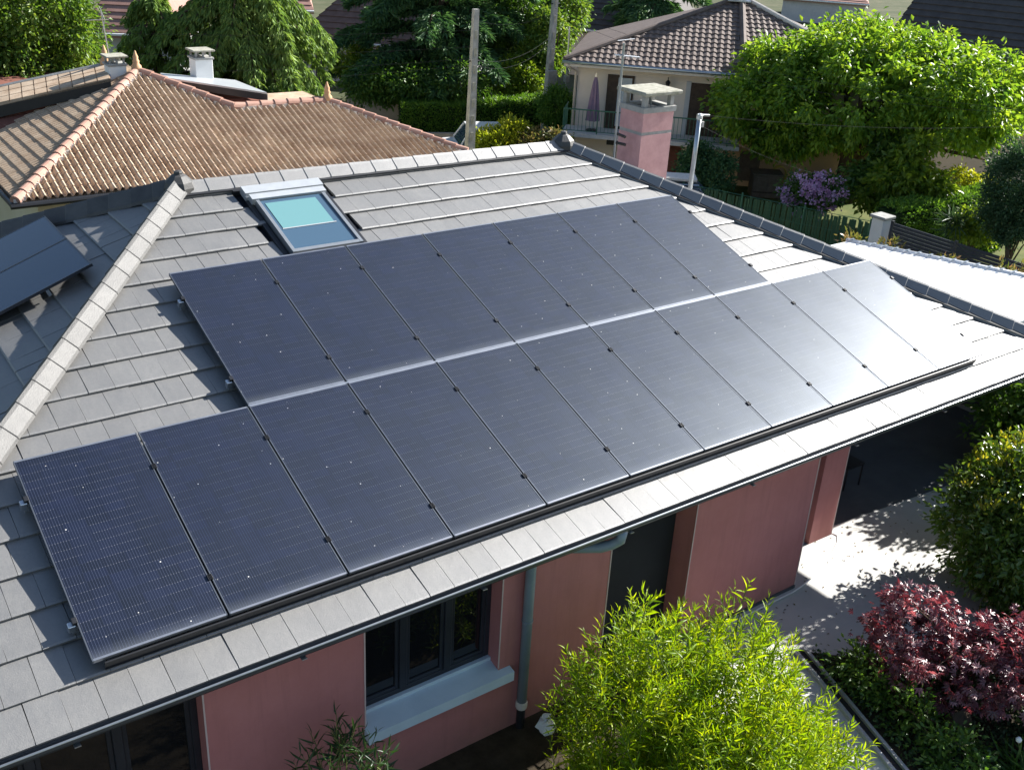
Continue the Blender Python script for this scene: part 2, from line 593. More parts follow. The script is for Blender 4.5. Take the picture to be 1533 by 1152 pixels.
def mat_panel(name, lines=True):
    k = NT(name)
    co = k.coord('Object')
    sx = k.n('SeparateXYZ')
    k.l(co, sx.inputs[0])
    x, y = sx.outputs[0], sx.outputs[1]
    rnd = k.n('ObjectInfo').outputs['Random']

    def lin(v, pitch, width, off=0.0):
        m = k.math('FRACT', k.math('ADD', k.math('DIVIDE', v, pitch), off))
        d = k.math('ABSOLUTE', k.math('SUBTRACT', m, .5))
        return k.math('GREATER_THAN', d, .5 - width / pitch / 2)
    base = k.ramp(k.noise(co, 3.2, 3), [(.3, (.0012, .0024, .010)), (.7, (.003, .0045, .016))])
    if lines:
        # each cell a slightly different blue
        fx = k.math('FLOOR', k.math('DIVIDE', x, PW / 6))
        fy = k.math('FLOOR', k.math('DIVIDE', y, PL / 24))
        cb = k.n('CombineXYZ')
        k.l(fx, cb.inputs[0])
        k.l(fy, cb.inputs[1])
        k.l(k.math('MULTIPLY', rnd, 50), cb.inputs[2])
        wnz = k.n('TexWhiteNoise')
        k.l(cb.outputs[0], wnz.inputs['Vector'])
        hv = k.n('HueSaturation')
        k.l(base, hv.inputs['Color'])
        k.l(k.math('MULTIPLY_ADD', wnz.outputs['Value'], .7, .7), hv.inputs['Value'])
        base = hv.outputs[0]
        bus = lin(x, PW / 48, .0026)
        base = k.mix(k.math('MULTIPLY', bus, .58), base, (.075, .09, .145))
        row = lin(y, PL / 24, .006)
        dots = lin(x, PW / 48, .008)
        seg = k.math('GREATER_THAN', k.noise(co, 2.3, 1), .44)
        base = k.mix(k.math('MULTIPLY', k.math('MULTIPLY', row, dots), k.math('MULTIPLY_ADD', seg, .24, .04)), base, (.34, .34, .36))
        base = k.mix(k.math('MULTIPLY', row, .03), base, (.07, .08, .11))
        mid = lin(y, PL, .016)
        col = lin(x, PW / 6, .004)
        base = k.mix(k.math('MULTIPLY', col, .35), base, (.002, .002, .005))
        base = k.mix(mid, base, (.02, .02, .03))
    # bird droppings and dust specks
    mp = k.n('Mapping')
    k.l(co, mp.inputs['Vector'])
    cb2 = k.n('CombineXYZ')
    for i in range(3):
        k.l(k.math('MULTIPLY', rnd, 37.0 + 13 * i), cb2.inputs[i])
    k.l(cb2.outputs[0], mp.inputs['Location'])
    vo = k.n('TexVoronoi')
    vo.inputs['Scale'].default_value = 3.1
    vo.voronoi_dimensions = '2D'
    k.l(mp.outputs[0], vo.inputs['Vector'])
    keep = k.math('GREATER_THAN', k.n('SeparateColor').outputs[0], .62)
    sc = keep.node.inputs[0].links[0].from_node
    k.l(vo.outputs['Color'], sc.inputs[0])
    sz = k.math('MULTIPLY_ADD', sc.outputs[1], .012, .008)
    spot = k.math('MULTIPLY', k.math('LESS_THAN', vo.outputs['Distance'], sz), keep)
    dust = k.math('MULTIPLY', k.noise(mp.outputs[0], 1.5, 5, .7), .010)
    # grime gathers along the lower frame edge
    edge = k.math('MULTIPLY', k.math('POWER', k.math('SUBTRACT', 1.0, k.math('MINIMUM', k.math('DIVIDE', y, .16), 1.0)), 2.0), .22)
    base = k.mix(k.math('ADD', dust, edge), base, (.27, .29, .31))
    base = k.mix(k.math('MULTIPLY', spot, .9), base, (.68, .67, .63))
    k.set(Base_Color=base, Roughness=k.math('MULTIPLY_ADD', k.noise(mp.outputs[0], 2.2, 4), .06, .362))
    k.b.inputs['Specular IOR Level'].default_value = .78
    k.b.inputs['Specular Tint'].default_value = (.72, .86, 1.0, 1)
    k.b.inputs['Coat Weight'].default_value = .0
    k.b.inputs['Coat Roughness'].default_value = .07
    return k.m


CELLS = mat_panel('solar_cells_under_glass')
CELLSP = mat_glass('plain_dark_blue_collector_glass', (.006, .016, .040), .22, .55)

# ------------------------------------------------------------------ ground and paving
struct('ground', MB().add([(-300, -300, -.03), (400, -300, -.03), (400, 600, -.03), (-300, 600, -.03)], [(0, 1, 2, 3)]), GROUND)
struct('lawn', MB().prism([(21.0, 6.5, -.02), (25.2, 1.0, -.02), (45, 4, -.02), (45, 17, -.02), (28, 22, -.02), (22.5, 16, -.02)], .018), GRASS)
struct('terrace', MB().prism([(5.2, -6.5, -.012), (7.1, -4.6, -.012), (8.62, -.72, -.012), (9.6, -1.6, -.012), (17.5, -2.5, -.012), (17.5, 7.5, -.012), (9.4, 7.5, -.012), (6.6, .6, -.012), (5.6, -2.2, -.012)], .012), TERRACE)
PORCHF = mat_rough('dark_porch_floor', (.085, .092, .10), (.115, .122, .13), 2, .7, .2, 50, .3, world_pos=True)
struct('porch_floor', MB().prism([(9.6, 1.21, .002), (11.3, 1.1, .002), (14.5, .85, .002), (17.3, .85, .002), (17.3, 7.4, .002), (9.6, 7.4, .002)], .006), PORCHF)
# raised strip round the house corner with a rounded white edge
_arc = [(11.22, .98), (11.24, .82), (11.10, .70), (10.80, .56), (10.45, .43), (10.05, .31), (9.75, .245), (9.5, .21), (8.4, .20), (7.3, .20)]
struct('terrace_step', MB().prism([(x, y, 0) for x, y in [(7.3, 1.2), (11.2, 1.2)] + _arc][::-1], .045), TERRACE)
struct('step_edging', MB().tube([(x, y - .008, .047) for x, y in _arc], .011, 6), WHITE)
struct('garden_bed', MB().prism([(8.62, -.72, -.02), (9.6, -1.6, -.02), (17.5, -2.5, -.02), (17.5, -12, -.02), (4.5, -12, -.02), (7.1, -4.6, -.02)], .026), SOIL)
struct('planting_strip', MB().prism([(6.58, .6, -.02), (-4, .6, -.02), (-4, -6.5, -.02), (5.18, -6.5, -.02), (5.58, -2.2, -.02)], .026), SOIL)
_d = Vector((.907, -.42, 0))
_n = Vector((.42, .907, 0))
_s0 = Vector((20.9, 26.0, 0))


def st(a, b, z=0.0):
    p = _s0 + _d * a + _n * b
    return (p.x, p.y, z)


struct('street', MB().add([st(-25, -3.2, -.012), st(14, -3.2, -.012), st(14, 1.2, -.012), st(-25, 1.2, -.012)], [(0, 1, 2, 3)]), ASPH)
struct('pavement', MB().prism([st(-25, 1.2, -.02), st(14, 1.2, -.02), st(14, 2.4, -.02), st(-25, 2.4, -.02)], .13), PAVE)

# ------------------------------------------------------------------ the pink house
AL = math.atan(.33428)                 # slope of the main roof face
CA, SA = math.cos(AL), math.sin(AL)
house = thing('pink_house', 'pink rendered house with grey tiled hip roof carrying the solar panels', 'house', (4.0, 3.0, 0))
HB = Vector(house.location)


def roofpt(u, v, n=0.0):
    """front roof face: u along the eave, v up the slope, n above the panel plane -> world"""
    return Vector((u, v * CA - n * SA, 3.2 + v * SA + n * CA))


TP = -.13                              # tile plane below the panel plane
VT = 6.6                               # ridge
RL, RR = roofpt(3.13, VT, TP), roofpt(9.57, VT, TP)
XLb = 3.13 - .8128 * (VT + .444)
XRb = 9.57 + .7207 * (VT + .444)
FL, FR = roofpt(XLb, -.444, TP), roofpt(XRb, -.444, TP)
_nl = (RL - FL).cross(Vector((0, 1, 0))).normalized()
if _nl.z < 0:
    _nl = -_nl
_sl = -_nl.x / _nl.z                   # left face rise per metre
# back hip of the left face
_bd = Vector((-2.0, 1.52, -2.0 * _sl))
BL = RL + _bd * ((RL.x - FL.x) / 2.0)
_srr = (RR.z - FR.z) / (FR.x - RR.x)
BR = RR + Vector((1, .95, -_srr)) * (FR.x - RR.x)
# tiles sit on the deck: deck is 8.5 cm under the tile plane
dk = Vector((0, 0, -.085))
und = FL.z - .135
deck = MB()
_dv = [p + dk for p in (FL, FR, BR, BL, RL, RR)] + [Vector((p.x, p.y, und)) for p in (FL, FR, BR, BL)]
deck.add(_dv, [(0, 1, 5, 4), (1, 2, 5), (2, 3, 4, 5), (3, 0, 4), (6, 9, 8, 7), (0, 6, 7, 1), (1, 7, 8, 2), (2, 8, 9, 3), (3, 9, 6, 0)])
# the eave underside is set back behind the gutter
roof = part('roof', deck, DARKFR, house)


def clip(poly, a, b, c):
    """keep a*u+b*v<=c"""
    out = []
    for i in range(len(poly)):
        p, q = poly[i], poly[(i + 1) % len(poly)]
        dp, dq = a * p[0] + b * p[1] - c, a * q[0] + b * q[1] - c
        if dp <= 0:
            out.append(p)
        if dp * dq < 0:
            t = dp / (dp - dq)
            out.append((p[0] + (q[0] - p[0]) * t, p[1] + (q[1] - p[1]) * t))
    return out


TW, EX, TLn, TH = .27, .4029, .455, .034
DIP = .033                              # how far the tile top falls per course


def tile_bm(poly):
    """flat tile from an outline in (u, v); lower edge rounded; top falls back under the next course"""
    def top(v):
        return -DIP * v / EX
    fe = min(p[1] for p in poly)
    mb = MB()
    n = len(poly)
    rr = .020
    vs = [(p[0], p[1] + (rr if p[1] < fe + 1e-4 else 0), top(p[1])) for p in poly]
    vs += [(p[0], p[1], top(p[1]) - (.008 if p[1] < fe + 1e-4 else .004)) for p in poly]
    vs += [(p[0], p[1] + .002, top(p[1]) - TH) for p in poly]
    fs = [tuple(range(n))]
    for i in range(n):
        j = (i + 1) % n
        fs.append((n + i, n + j, j, i))
        fs.append((2 * n + i, 2 * n + j, n + j, n + i))
    mb.add(vs, fs)
    return mb


FULL = [(.002, 0), (TW - .002, 0), (TW - .002, TLn), (.002, TLn)]
full_me = tile_bm(FULL).mesh('roof_tile', TILE)
rnd = random.Random(4)
all_tiles = []      # (size on screen, mesh, matrix, hidden)
SKY_U, SKY_V = (3.92, 4.98), (4.78, 6.42)


def gen_face(origin, U, Vv, N, u0, u1, ncourse, halfplanes, front):
    for k in range(ncourse):
        v0 = k * EX
        st_ = (k % 2) * TW * .5 + rnd.uniform(-.012, .012)
        i0 = int(math.floor((u0 - st_) / TW)) - 1
        i1 = int(math.ceil((u1 - st_) / TW)) + 1
        for i in range(i0, i1):
            us = st_ + i * TW
            poly = [(us + p[0], v0 + p[1]) for p in FULL]
            whole = True
            for (a, b, c) in halfplanes:
                q = clip(poly, a, b, c)
                if q != poly:
                    whole = False
                poly = q
                if len(poly) < 3:
                    break
            if len(poly) < 3 or max(p[1] for p in poly) - min(p[1] for p in poly) < .05 or max(p[0] for p in poly) - min(p[0] for p in poly) < .03:
                continue
            hidden = False
            if front:
                uc, vc = us + TW / 2, v0 - .444 + EX / 2
                inl = -.05 < uc < 12.55 and .28 < vc < 2.55
                inu = 2.55 < uc < 10.2 and 2.2 < vc < 4.85
                if SKY_U[0] - .09 < uc < SKY_U[1] + .1 and SKY_V[0] - .1 < vc < SKY_V[1]:
                    continue
                hidden = inl or inu
            jit = Matrix.Rotation(rnd.gauss(0, .0045), 4, 'X') @ Matrix.Rotation(rnd.gauss(0, .006), 4, 'Y') @ Matrix.Rotation(rnd.gauss(0, .004), 4, 'Z')
            o = origin + U * us + Vv * v0 + N * rnd.gauss(0, .0015)
            M = Matrix(((U.x, Vv.x, N.x, o.x), (U.y, Vv.y, N.y, o.y), (U.z, Vv.z, N.z, o.z), (0, 0, 0, 1))) @ jit
            if whole:
                me = full_me
            else:
                me = [(p[0] - us, p[1] - v0) for p in poly]
            pc = o + U * TW / 2 + Vv * EX / 2
            cp = pc - CAM
            dep = -cp.dot(_cz)
            sx_, sy_ = cp.dot(_cx) / dep * 1562 / 766, cp.dot(_cy) / dep * 1562 / 576
            if abs(sx_) > 1.06 or abs(sy_) > 1.06:
                hidden = True
            facing = abs(cp.normalized().dot(N))
            all_tiles.append((facing / cp.length_squared, me, M, hidden))


gen_face(roofpt(0, -.444, TP), Vector((1, 0, 0)), Vector((0, CA, SA)), Vector((0, -SA, CA)), XLb, XRb, 18,
         [(-1, .8128, -XLb), (1, .7207, XRb), (0, 1, VT + .444 - .06)], True)
_vl = Vector((1, 0, _sl)).normalized()
_nlv = Vector((-_vl.z, 0, _vl.x))
_cl = _vl.x
# left face: u runs towards -Y, v runs up towards the ridge end
_H = (RL.x - FL.x) / _cl
_uf = RL.y - FL.y
_ub = BL.y - RL.y
gen_face(Vector((FL.x, RL.y, FL.z)), Vector((0, -1, 0)), _vl, _nlv, -_ub, _uf, 17,
         [(1, _uf / _H, _uf), (-1, _ub / _H, _ub), (0, 1, _H - .05)], False)
vis = sorted([t for t in all_tiles if not t[3]], key=lambda t: -t[0])
one = vis[:300]
rest = vis[300:] + [t for t in all_tiles if t[3]]


def tile_mesh(me):
    return me if isinstance(me, bpy.types.Mesh) else tile_bm(me).mesh('roof_tile', TILE)


TR = Matrix.Translation(-HB)
for (_, me, M, h) in one:
    o = link('roof_tile', tile_mesh(me), roof)
    o.matrix_local = TR @ M
jb = MB()
for (_, me, M, h) in rest:
    b = tile_bm(FULL if isinstance(me, bpy.types.Mesh) else me)
    jb.add([M @ Vector(p) for p in b.v], b.f)
o = part('roof_tile_field', jb, TILE, roof)
o['kind'] = 'stuff'
# right and back faces: plain courses (turned away from the photograph)
cb_ = MB()


def courses(A, B, T1, T2, n):
    """stepped courses on a face from eave A-B to top T1-T2"""
    nn = (B - A).cross(T1 - A).normalized()
    if nn.z < 0:
        nn = -nn
    for k in range(n):
        f0, f1 = k / n, (k + 1.1) / n
        p, q = A.lerp(T1, f0), B.lerp(T2, f0)
        r_, s_ = B.lerp(T2, min(f1, 1)), A.lerp(T1, min(f1, 1))
        cb_.add([p, q, r_ - nn * .034, s_ - nn * .034, p - nn * .03, q - nn * .03], [(0, 1, 2, 3), (4, 5, 1, 0)])


courses(FR, BR, RR, RR, 16)
courses(BR, BL, RR, RL, 18)
o = part('far_side_tiles', cb_, TILE, roof)
o['kind'] = 'stuff'

# ridge and hip caps


def cap_run(A, B, n, lift, na, nb, CAPW=.14, CAPH=.10, cmat=None):
    """cap tiles from A to B; na, nb: normals of the two roof faces"""
    t = (B - A).normalized()
    ln = (B - A).length
    upv = (na + nb).normalized()
    sa = na.cross(t).normalized()
    sb = nb.cross(t).normalized()
    if sa.dot(sb) > 0:
        sb = -sb
    if sa.dot(na - nb) < 0:
        sa, sb = -sa, -sb
    L = ln / n
    for i in range(n):
        mb = MB()
        a0, a1 = i * L - .03, (i + 1) * L
        rows = []
        for (s_, h, wk) in ((a0 + .012, .005, 1.0), (a0 + .02, .011, 1.01), (a1, 0.002, .985)):
            P = A + t * s_ + upv * (lift + h)
            w = CAPW * wk
            rows.append([P + sa * (w + .012) - upv * (CAPH * 1.12), P + sa * w - upv * CAPH * .86, P + sa * .030 - upv * .014, P, P + sb * .030 - upv * .014, P + sb * w - upv * CAPH * .86, P + sb * (w + .012) - upv * (CAPH * 1.12)])
        vs = [p for r_ in rows for p in r_]
        k = 7
        fs = []
        for r_ in range(2):
            for j in range(k - 1):
                fs.append((r_ * k + j, r_ * k + j + 1, (r_ + 1) * k + j + 1, (r_ + 1) * k + j))
        fs.append(tuple(range(k))[::-1])
        fs.append(tuple(range(2 * k, 3 * k)))
        mb.add(vs, fs)
        o_ = part('ridge_tile', mb, cmat or RIDGET, roof)


NF = Vector((0, -SA, CA))
NLf = _nlv
NRf = Vector((_srr, 0, 1)).normalized()
NBk = (RL - BL).cross(Vector((1, 0, 0))).normalized()
if NBk.z < 0:
    NBk = -NBk
cap_run(RL, RR, 18, .09, NF, NBk, .165, .062, TILE)
cap_run(FL, RL, 26, .165, NLf, NF, .145, .115)
cap_run(FR, RR, 25, .12, NF, NRf, .15, .13, TILE)
cap_run(BL, RL, 24, .15, NBk, NLf, .16, .15)
# dark closure strip under the right hip and ridge caps
for A, B, sd in ((FR, RR, Vector((-1, 0, 0))), (RL, RR, Vector((0, -CA, -SA)))):
    t = (B - A).normalized()
    mb = MB()
    w = .20
    mb.prism([A + sd * w + NF * .004, B + sd * w + NF * .004, B + NF * .06, A + NF * .06], .012, (0, 0, 1))
    part('closure_strip', mb, BLACK, roof)
for P in (RL, RR):
    mb = MB()
    c = P + Vector((0, 0, .05))
    mb.lathe(c, [(.20, -.10), (.205, -.02), (.18, .05), (.10, .125), (.055, .15), (.058, .165), (.05, .185), (.0, .20)], 8)
    part('hip_end_cap', mb, RIDGET, roof)

# gutter with outlet and downpipe
gy, gz = -.40, FL.z - .008 + 0.0
gm = MB()
x0, x1 = -3.0, XRb + .05
prof = [(-.062, .006), (-.068, .0), (-.066, -.03), (-.045, -.062), (0, -.078), (.045, -.062), (.062, -.03), (.062, .01)]
vs = []
for x in (x0, x1):
    vs += [(x, gy + a_, gz + b_) for a_, b_ in prof] + [(x, gy + a_ * .93, gz + b_ * .93 + .0) for a_, b_ in prof]
k = len(prof)
fs = []
for j in range(k - 1):
    fs.append((j, j + 1, 2 * k + j + 1, 2 * k + j))
    fs.append((k + j + 1, k + j, 3 * k + j, 3 * k + j + 1))
gm.add(vs, fs)
gut = part('gutter', gm, GUTG, house)
part('gutter_lip', MB().tube([(x0, gy - .066, gz + .006), (x1, gy - .066, gz + .006)], .0105, 8), ZINC, gut)
for x in np.arange(-2.2, 14.4, 1.9):
    part('gutter_joint', MB().box((x, gy - .078, gz - .085), (x + .05, gy + .02, gz - .079)), ZINC, gut)
part('fascia', MB().box((x0, -.335, und - .0), (x1, -.318, FL.z - .05)), DARKFR, house)
dpx, dpy = 4.62, .20
dp = part('downpipe', MB().tube([(5.35, gy, gz - .07), (5.35, gy + .02, gz - .20), (5.28, gy + .08, gz - .27), (5.18, gy + .13, gz - .30), (4.82, dpy - .06, gz - .42), (4.70, dpy - .02, gz - .45), (dpx, dpy, gz - .52), (dpx, dpy, gz - .62), (dpx, dpy, .35)], .060, 12), PIPE, house, True)
part('pipe_collar', MB().lathe((dpx, dpy, .30), [(.066, 0), (.071, .02), (.071, .08), (.064, .10)], 12), MORTAR, dp)
part('pipe_foot', MB().tube([(dpx, dpy, .32), (dpx, dpy, 0)], .052, 12), BLACK, dp)
part('pipe_bracket', MB().lathe((dpx, dpy, 1.55), [(.066, 0), (.068, .03)], 12), PIPE, dp)

# walls: front wall in pieces round the openings
WY = .27
wt = und + .02
wall = MB()


def wbox(xa, xb, za, zb, y0=WY, y1=WY + .30):
    if xb > xa and zb > za:
        wall.box((xa, y0, za), (xb, y1, zb))


W1 = (2.60, 4.30, .98, 2.42)      # window
D1 = (5.87, 7.26, 0, 2.45)       # door recess
W0 = (-2.0, .94, .0, 2.40)        # left glazed door
wbox(-2.55, W0[0], 0, wt)
wbox(W0[0], W0[1], W0[3], wt)
wbox(W0[1], W1[0], 0, wt)
wbox(W1[0], W1[1], 0, W1[2] - .10)
wbox(W1[0], W1[1], W1[3], wt)
wbox(W1[1], D1[0], 0, wt)
wbox(D1[0], D1[1], D1[3], wt, WY, WY + .7)
wbox(D1[1], 9.58, 0, wt)
wall.box((D1[0] - .25, WY + .302, 0), (D1[0], WY + .75, wt))
wall.box((D1[1], WY + .302, 0), (D1[1] + .25, WY + .75, wt))
wall.box((9.28, WY + .302, 0), (9.58, 7.2, wt))
wall.box((-2.55, WY + .302, 0), (-2.25, 8.6, wt))
wall.box((-2.25, 8.3, 0), (9.28, 8.6, wt))
part('wall', wall, PINK, house)
part('porch_wall', MB().box((9.585, 6.9, 0), (13.9, 7.2, wt)), PINK, house)
part('plinth', MB().box((D1[1] + .01, WY - .012, .045), (9.59, WY - .002, .10)), GUTG, house)
for x in (W0[1], W1[0], W1[1], D1[0], D1[1], 9.58):
    part('corner_bead', MB().box((x - .008, WY - .007, W1[2] if x in W1[:2] else .0), (x + .008, WY - .001, wt - .05)), TRIM, house)
part('pier', MB().box((10.66, .90, 0), (11.20, 1.42, wt)), PINK, house)
part('corner_bead', MB().box((11.19, .893, 0), (11.206, .899, wt - .05)), TRIM, house)
pd = part('patio_door', MB().box((9.585, 1.02, .045), (10.655, 1.06, wt)), PANE, house)
for (xa, xb) in ((9.60, 9.68), (10.08, 10.16), (10.57, 10.65)):
    part('door_frame', MB().box((xa, .985, .045), (xb, 1.018, wt)), BLACK, pd)


def window(x0, x1, z0, z1, y, nmul, name='window'):
    f = MB()
    t = .07
    f.cbox((x0, y, z0), (x0 + t, y + .07, z1))
    f.cbox((x1 - t, y, z0), (x1, y + .07, z1))
    f.cbox((x0 + t, y, z0), (x1 - t, y + .07, z0 + t))
    f.cbox((x0 + t, y, z1 - t), (x1 - t, y + .07, z1))
    w = part(name, f, DARKFR, house)
    seg = (x1 - x0) / nmul
    for i in range(1, nmul):
        xm = x0 + seg * i
        part('mullion', MB().cbox((xm - .045, y - .012, z0 + t), (xm + .045, y + .06, z1 - t)), DARKFR, w)
    for i in range(nmul):
        xa, xb = x0 + seg * i + (t if i == 0 else .046), x0 + seg * (i + 1) - (t if i == nmul - 1 else .046)
        s = MB()
        k_ = .045
        s.cbox((xa, y + .01, z0 + t), (xa + k_, y + .05, z1 - t), .004)
        s.cbox((xb - k_, y + .01, z0 + t), (xb, y + .05, z1 - t), .004)
        s.cbox((xa + k_, y + .01, z0 + t), (xb - k_, y + .05, z0 + t + k_), .004)
        s.cbox((xa + k_, y + .01, z1 - t - k_), (xb - k_, y + .05, z1 - t), .004)
        part('sash', s, DARKFR, w)
        part('pane', MB().box((xa + k_, y + .03, z0 + t + k_), (xb - k_, y + .036, z1 - t - k_)), PANE, w)
    return w


w1 = window(W1[0], W1[1], W1[2] + .04, W1[3], WY + .20, 3)
sl_ = MB()
sl_.add([(W1[0] - .01, WY + .22, .90), (W1[1] + .16, WY + .22, .90), (W1[1] + .16, WY - .10, .80), (W1[0] - .01, WY - .10, .80),
         (W1[0] - .01, WY + .22, 1.0), (W1[1] + .0, WY + .22, 1.0), (W1[1] + .16, WY - .10, .93), (W1[0] - .01, WY - .10, .93),
         (W1[1], WY - .002, .95), (W1[1] + .16, WY - .002, .95)],
        [(0, 1, 2, 3)[::-1], (4, 7, 6, 9, 8, 5), (3, 7, 4, 0), (3, 2, 6, 7), (2, 1, 9, 6)])
part('window_sill', sl_, SILL, w1)
part('sill_upstand', MB().cbox((W1[0], WY + .15, .985), (W1[1], WY + .21, 1.035)), SILL, w1)
window(W0[0], W0[1] - .0, .03, W0[3], WY + .20, 4, 'glazed_door')
dr = part('door', MB().cbox((D1[0] + .002, WY + .33, 0.05), (D1[1] - .002, WY + .38, D1[3])), DOORM, house)
part('handle', MB().tube([(D1[0] + .14, WY + .30, .95), (D1[0] + .14, WY + .28, 1.0), (D1[0] + .14, WY + .28, 1.35), (D1[0] + .14, WY + .30, 1.40)], .012, 6), ALU, dr)

# chimney, pink, on the right hip
ch = MB()
cx0, cx1, cy0, cy1, cz0, cz1 = 12.44, 13.22, 7.5, 8.15, 2.7, 5.36
ch.box((cx0, cy0, cz0), (cx1, cy1, 4.84))
ch.box((cx0, cy0, 4.90), (cx1, cy1, cz1 - .1))
chim = part('chimney', ch, PINKCH, house)
part('joint_band', MB().box((cx0 + .006, cy0 + .006, 4.84), (cx1 - .006, cy1 - .006, 4.90)), CONC, chim)
cr = MB()
for a_, b_ in (((cx0 - .03, cy0 - .03), (cx1 + .03, cy0 + .10)), ((cx0 - .03, cy1 - .10), (cx1 + .03, cy1 + .03)), ((cx0 - .03, cy0 + .10), (cx0 + .10, cy1 - .10)), ((cx1 - .10, cy0 + .10), (cx1 + .03, cy1 - .10))):
    cr.box((*a_, cz1 - .1), (*b_, cz1))
part('chimney_crown', cr, CONC, chim)
part('flue_opening', MB().box((cx0 + .10, cy0 + .10, cz1 - .09), (cx1 - .10, cy1 - .10, cz1 - .05)), BLACK, chim)
for px_ in (cx0 + .06, cx1 - .06):
    for py_ in (cy0 + .06, cy1 - .06):
        part('cap_post', MB().box((px_ - .045, py_ - .045, cz1), (px_ + .045, py_ + .045, cz1 + .22)), CONC, chim)
part('cap_slab', MB().cbox((cx0 - .09, cy0 - .09, cz1 + .222), (cx1 + .11, cy1 + .09, cz1 + .30), .02), CONCMOSS, chim)
part('flue_liner', MB().tube([(12.62, 7.75, cz1 - .05), (12.64, 7.75, cz1 + .10), (12.72, 7.75, cz1 + .17), (12.80, 7.75, cz1 + .14), (12.84, 7.75, cz1 - .02)], .022, 6), CONC, chim)

# skylight
sk = MB()


def rp(u, v, n):
    return roofpt(u, v, n)


def rbox(mb, u0, u1, v0, v1, n0, n1):
    vs = [rp(u0, v0, n0), rp(u1, v0, n0), rp(u1, v1, n0), rp(u0, v1, n0), rp(u0, v0, n1), rp(u1, v0, n1), rp(u1, v1, n1), rp(u0, v1, n1)]
    return mb.add(vs, [(0, 3, 2, 1), (4, 5, 6, 7), (0, 1, 5, 4), (1, 2, 6, 5), (2, 3, 7, 6), (3, 0, 4, 7)])


u0, u1 = SKY_U
rbox(sk, u0 + .03, u0 + .075, 4.84, 6.03, -.16, -.055)
rbox(sk, u1 - .075, u1 - .03, 4.84, 6.03, -.16, -.055)
rbox(sk, u0 + .075, u1 - .075, 4.84, 4.90, -.16, -.057)
skl = part('skylight', sk, FRAMEG, house)
part('skylight_glass', rbox(MB(), u0 + .075, u1 - .075, 4.90, 6.03, -.085, -.078), mat_glass('skylight_glass', (.055, .10, .15), .04, .6), skl)
part('blind', rbox(MB(), u0 + .13, u1 - .20, 5.37, 5.96, -.0765, -.072), mat_glass('teal_blind_behind_glass', (.13, .27, .28), .12, .5), skl)
part('blind_bar', rbox(MB(), u0 + .12, u1 - .17, 5.352, 5.37, -.0765, -.070), CASING, skl)
part('skylight_cover', rbox(MB(), u0 - .01, u1 + .01, 6.05, 6.17, -.15, -.048), CASING, skl)
part('skylight_cover', rbox(rbox(MB(), u0 - .05, u1 + .03, 6.19, 6.36, -.15, -.040), u0 - .05, u1 + .03, 6.17, 6.19, -.15, -.09), CASING, skl)
part('flashing', rbox(MB(), u0 - .06, u0 + .012, 4.70, 6.15, -.20, -.135), BLACK, skl)
part('flashing', rbox(MB(), u1 + .012, u1 + .07, 4.70, 6.42, -.20, -.13), BLACK, skl)
part('flashing', rbox(MB(), u0 - .14, u1 + .07, 6.37, 6.48, -.20, -.115), BLACK, skl)

# porch furniture glimpsed in the shade
ct = thing('garden_chair', 'dark garden chair standing in the shaded porch behind the pink pier', 'chair', (12.75, 1.9, 0))
part('seat', MB().box((12.5, 1.68, .42), (12.95, 2.12, .45)), BLACK, ct)
part('backrest', MB().box((12.5, 2.08, .47), (12.95, 2.11, .95)), BLACK, ct)
for x in (12.52, 12.93):
    for y in (1.7, 2.1):
        part('leg', MB().tube([(x, y, 0), (x, y, .42)], .014, 6), BLACK, ct)

# ------------------------------------------------------------------ solar panels
STEP = 1.154
LP = 2.371


def make_panel(name, label, group, cells):
    t = thing(name, label, 'solar panel', (0, 0, 0), group, (AL, 0, 0))
    f = MB()
    w = .011
    f.box((0, 0, -.035), (w, PL, 0))
    f.box((PW - w, 0, -.035), (PW, PL, 0))
    part('frame', f, FRAMED, t)
    w2 = .020
    part('frame_end', MB().box((w, 0, -.035), (PW - w, w2, 0)), ALUF, t)
    part('frame_end', MB().box((w, PL - w2, -.035), (PW - w, PL, 0)), ALUF, t)
    part('glass', MB().box((w, w2, -.030), (PW - w, PL - w2, -.003)), cells, t)
    return t


FRAMED = mat_rough('anodised_side_frame', (.09, .105, .13), (.12, .135, .16), 8, .45, 0, spec=.5, metal=.6)
ALUF = mat_rough('panel_frame_aluminium', (.30, .32, .36), (.40, .42, .46), 8, .38, 0, spec=.5, metal=.8)
clamp_me = MB().cbox((-.022, -.03, -.03), (.022, .03, .012), .004).mesh('clamp', BLACK)
ORD = ['first', 'second', 'third', 'fourth', 'fifth', 'sixth', 'seventh', 'eighth', 'ninth', 'tenth', 'eleventh']


def copy_thing(root, name):
    r = root.copy()
    COL.objects.link(r)
    for c_ in root.children:
        c2 = c_.copy()
        COL.objects.link(c2)
        c2.parent = r
    LOCAL.add(r.name)
    return r


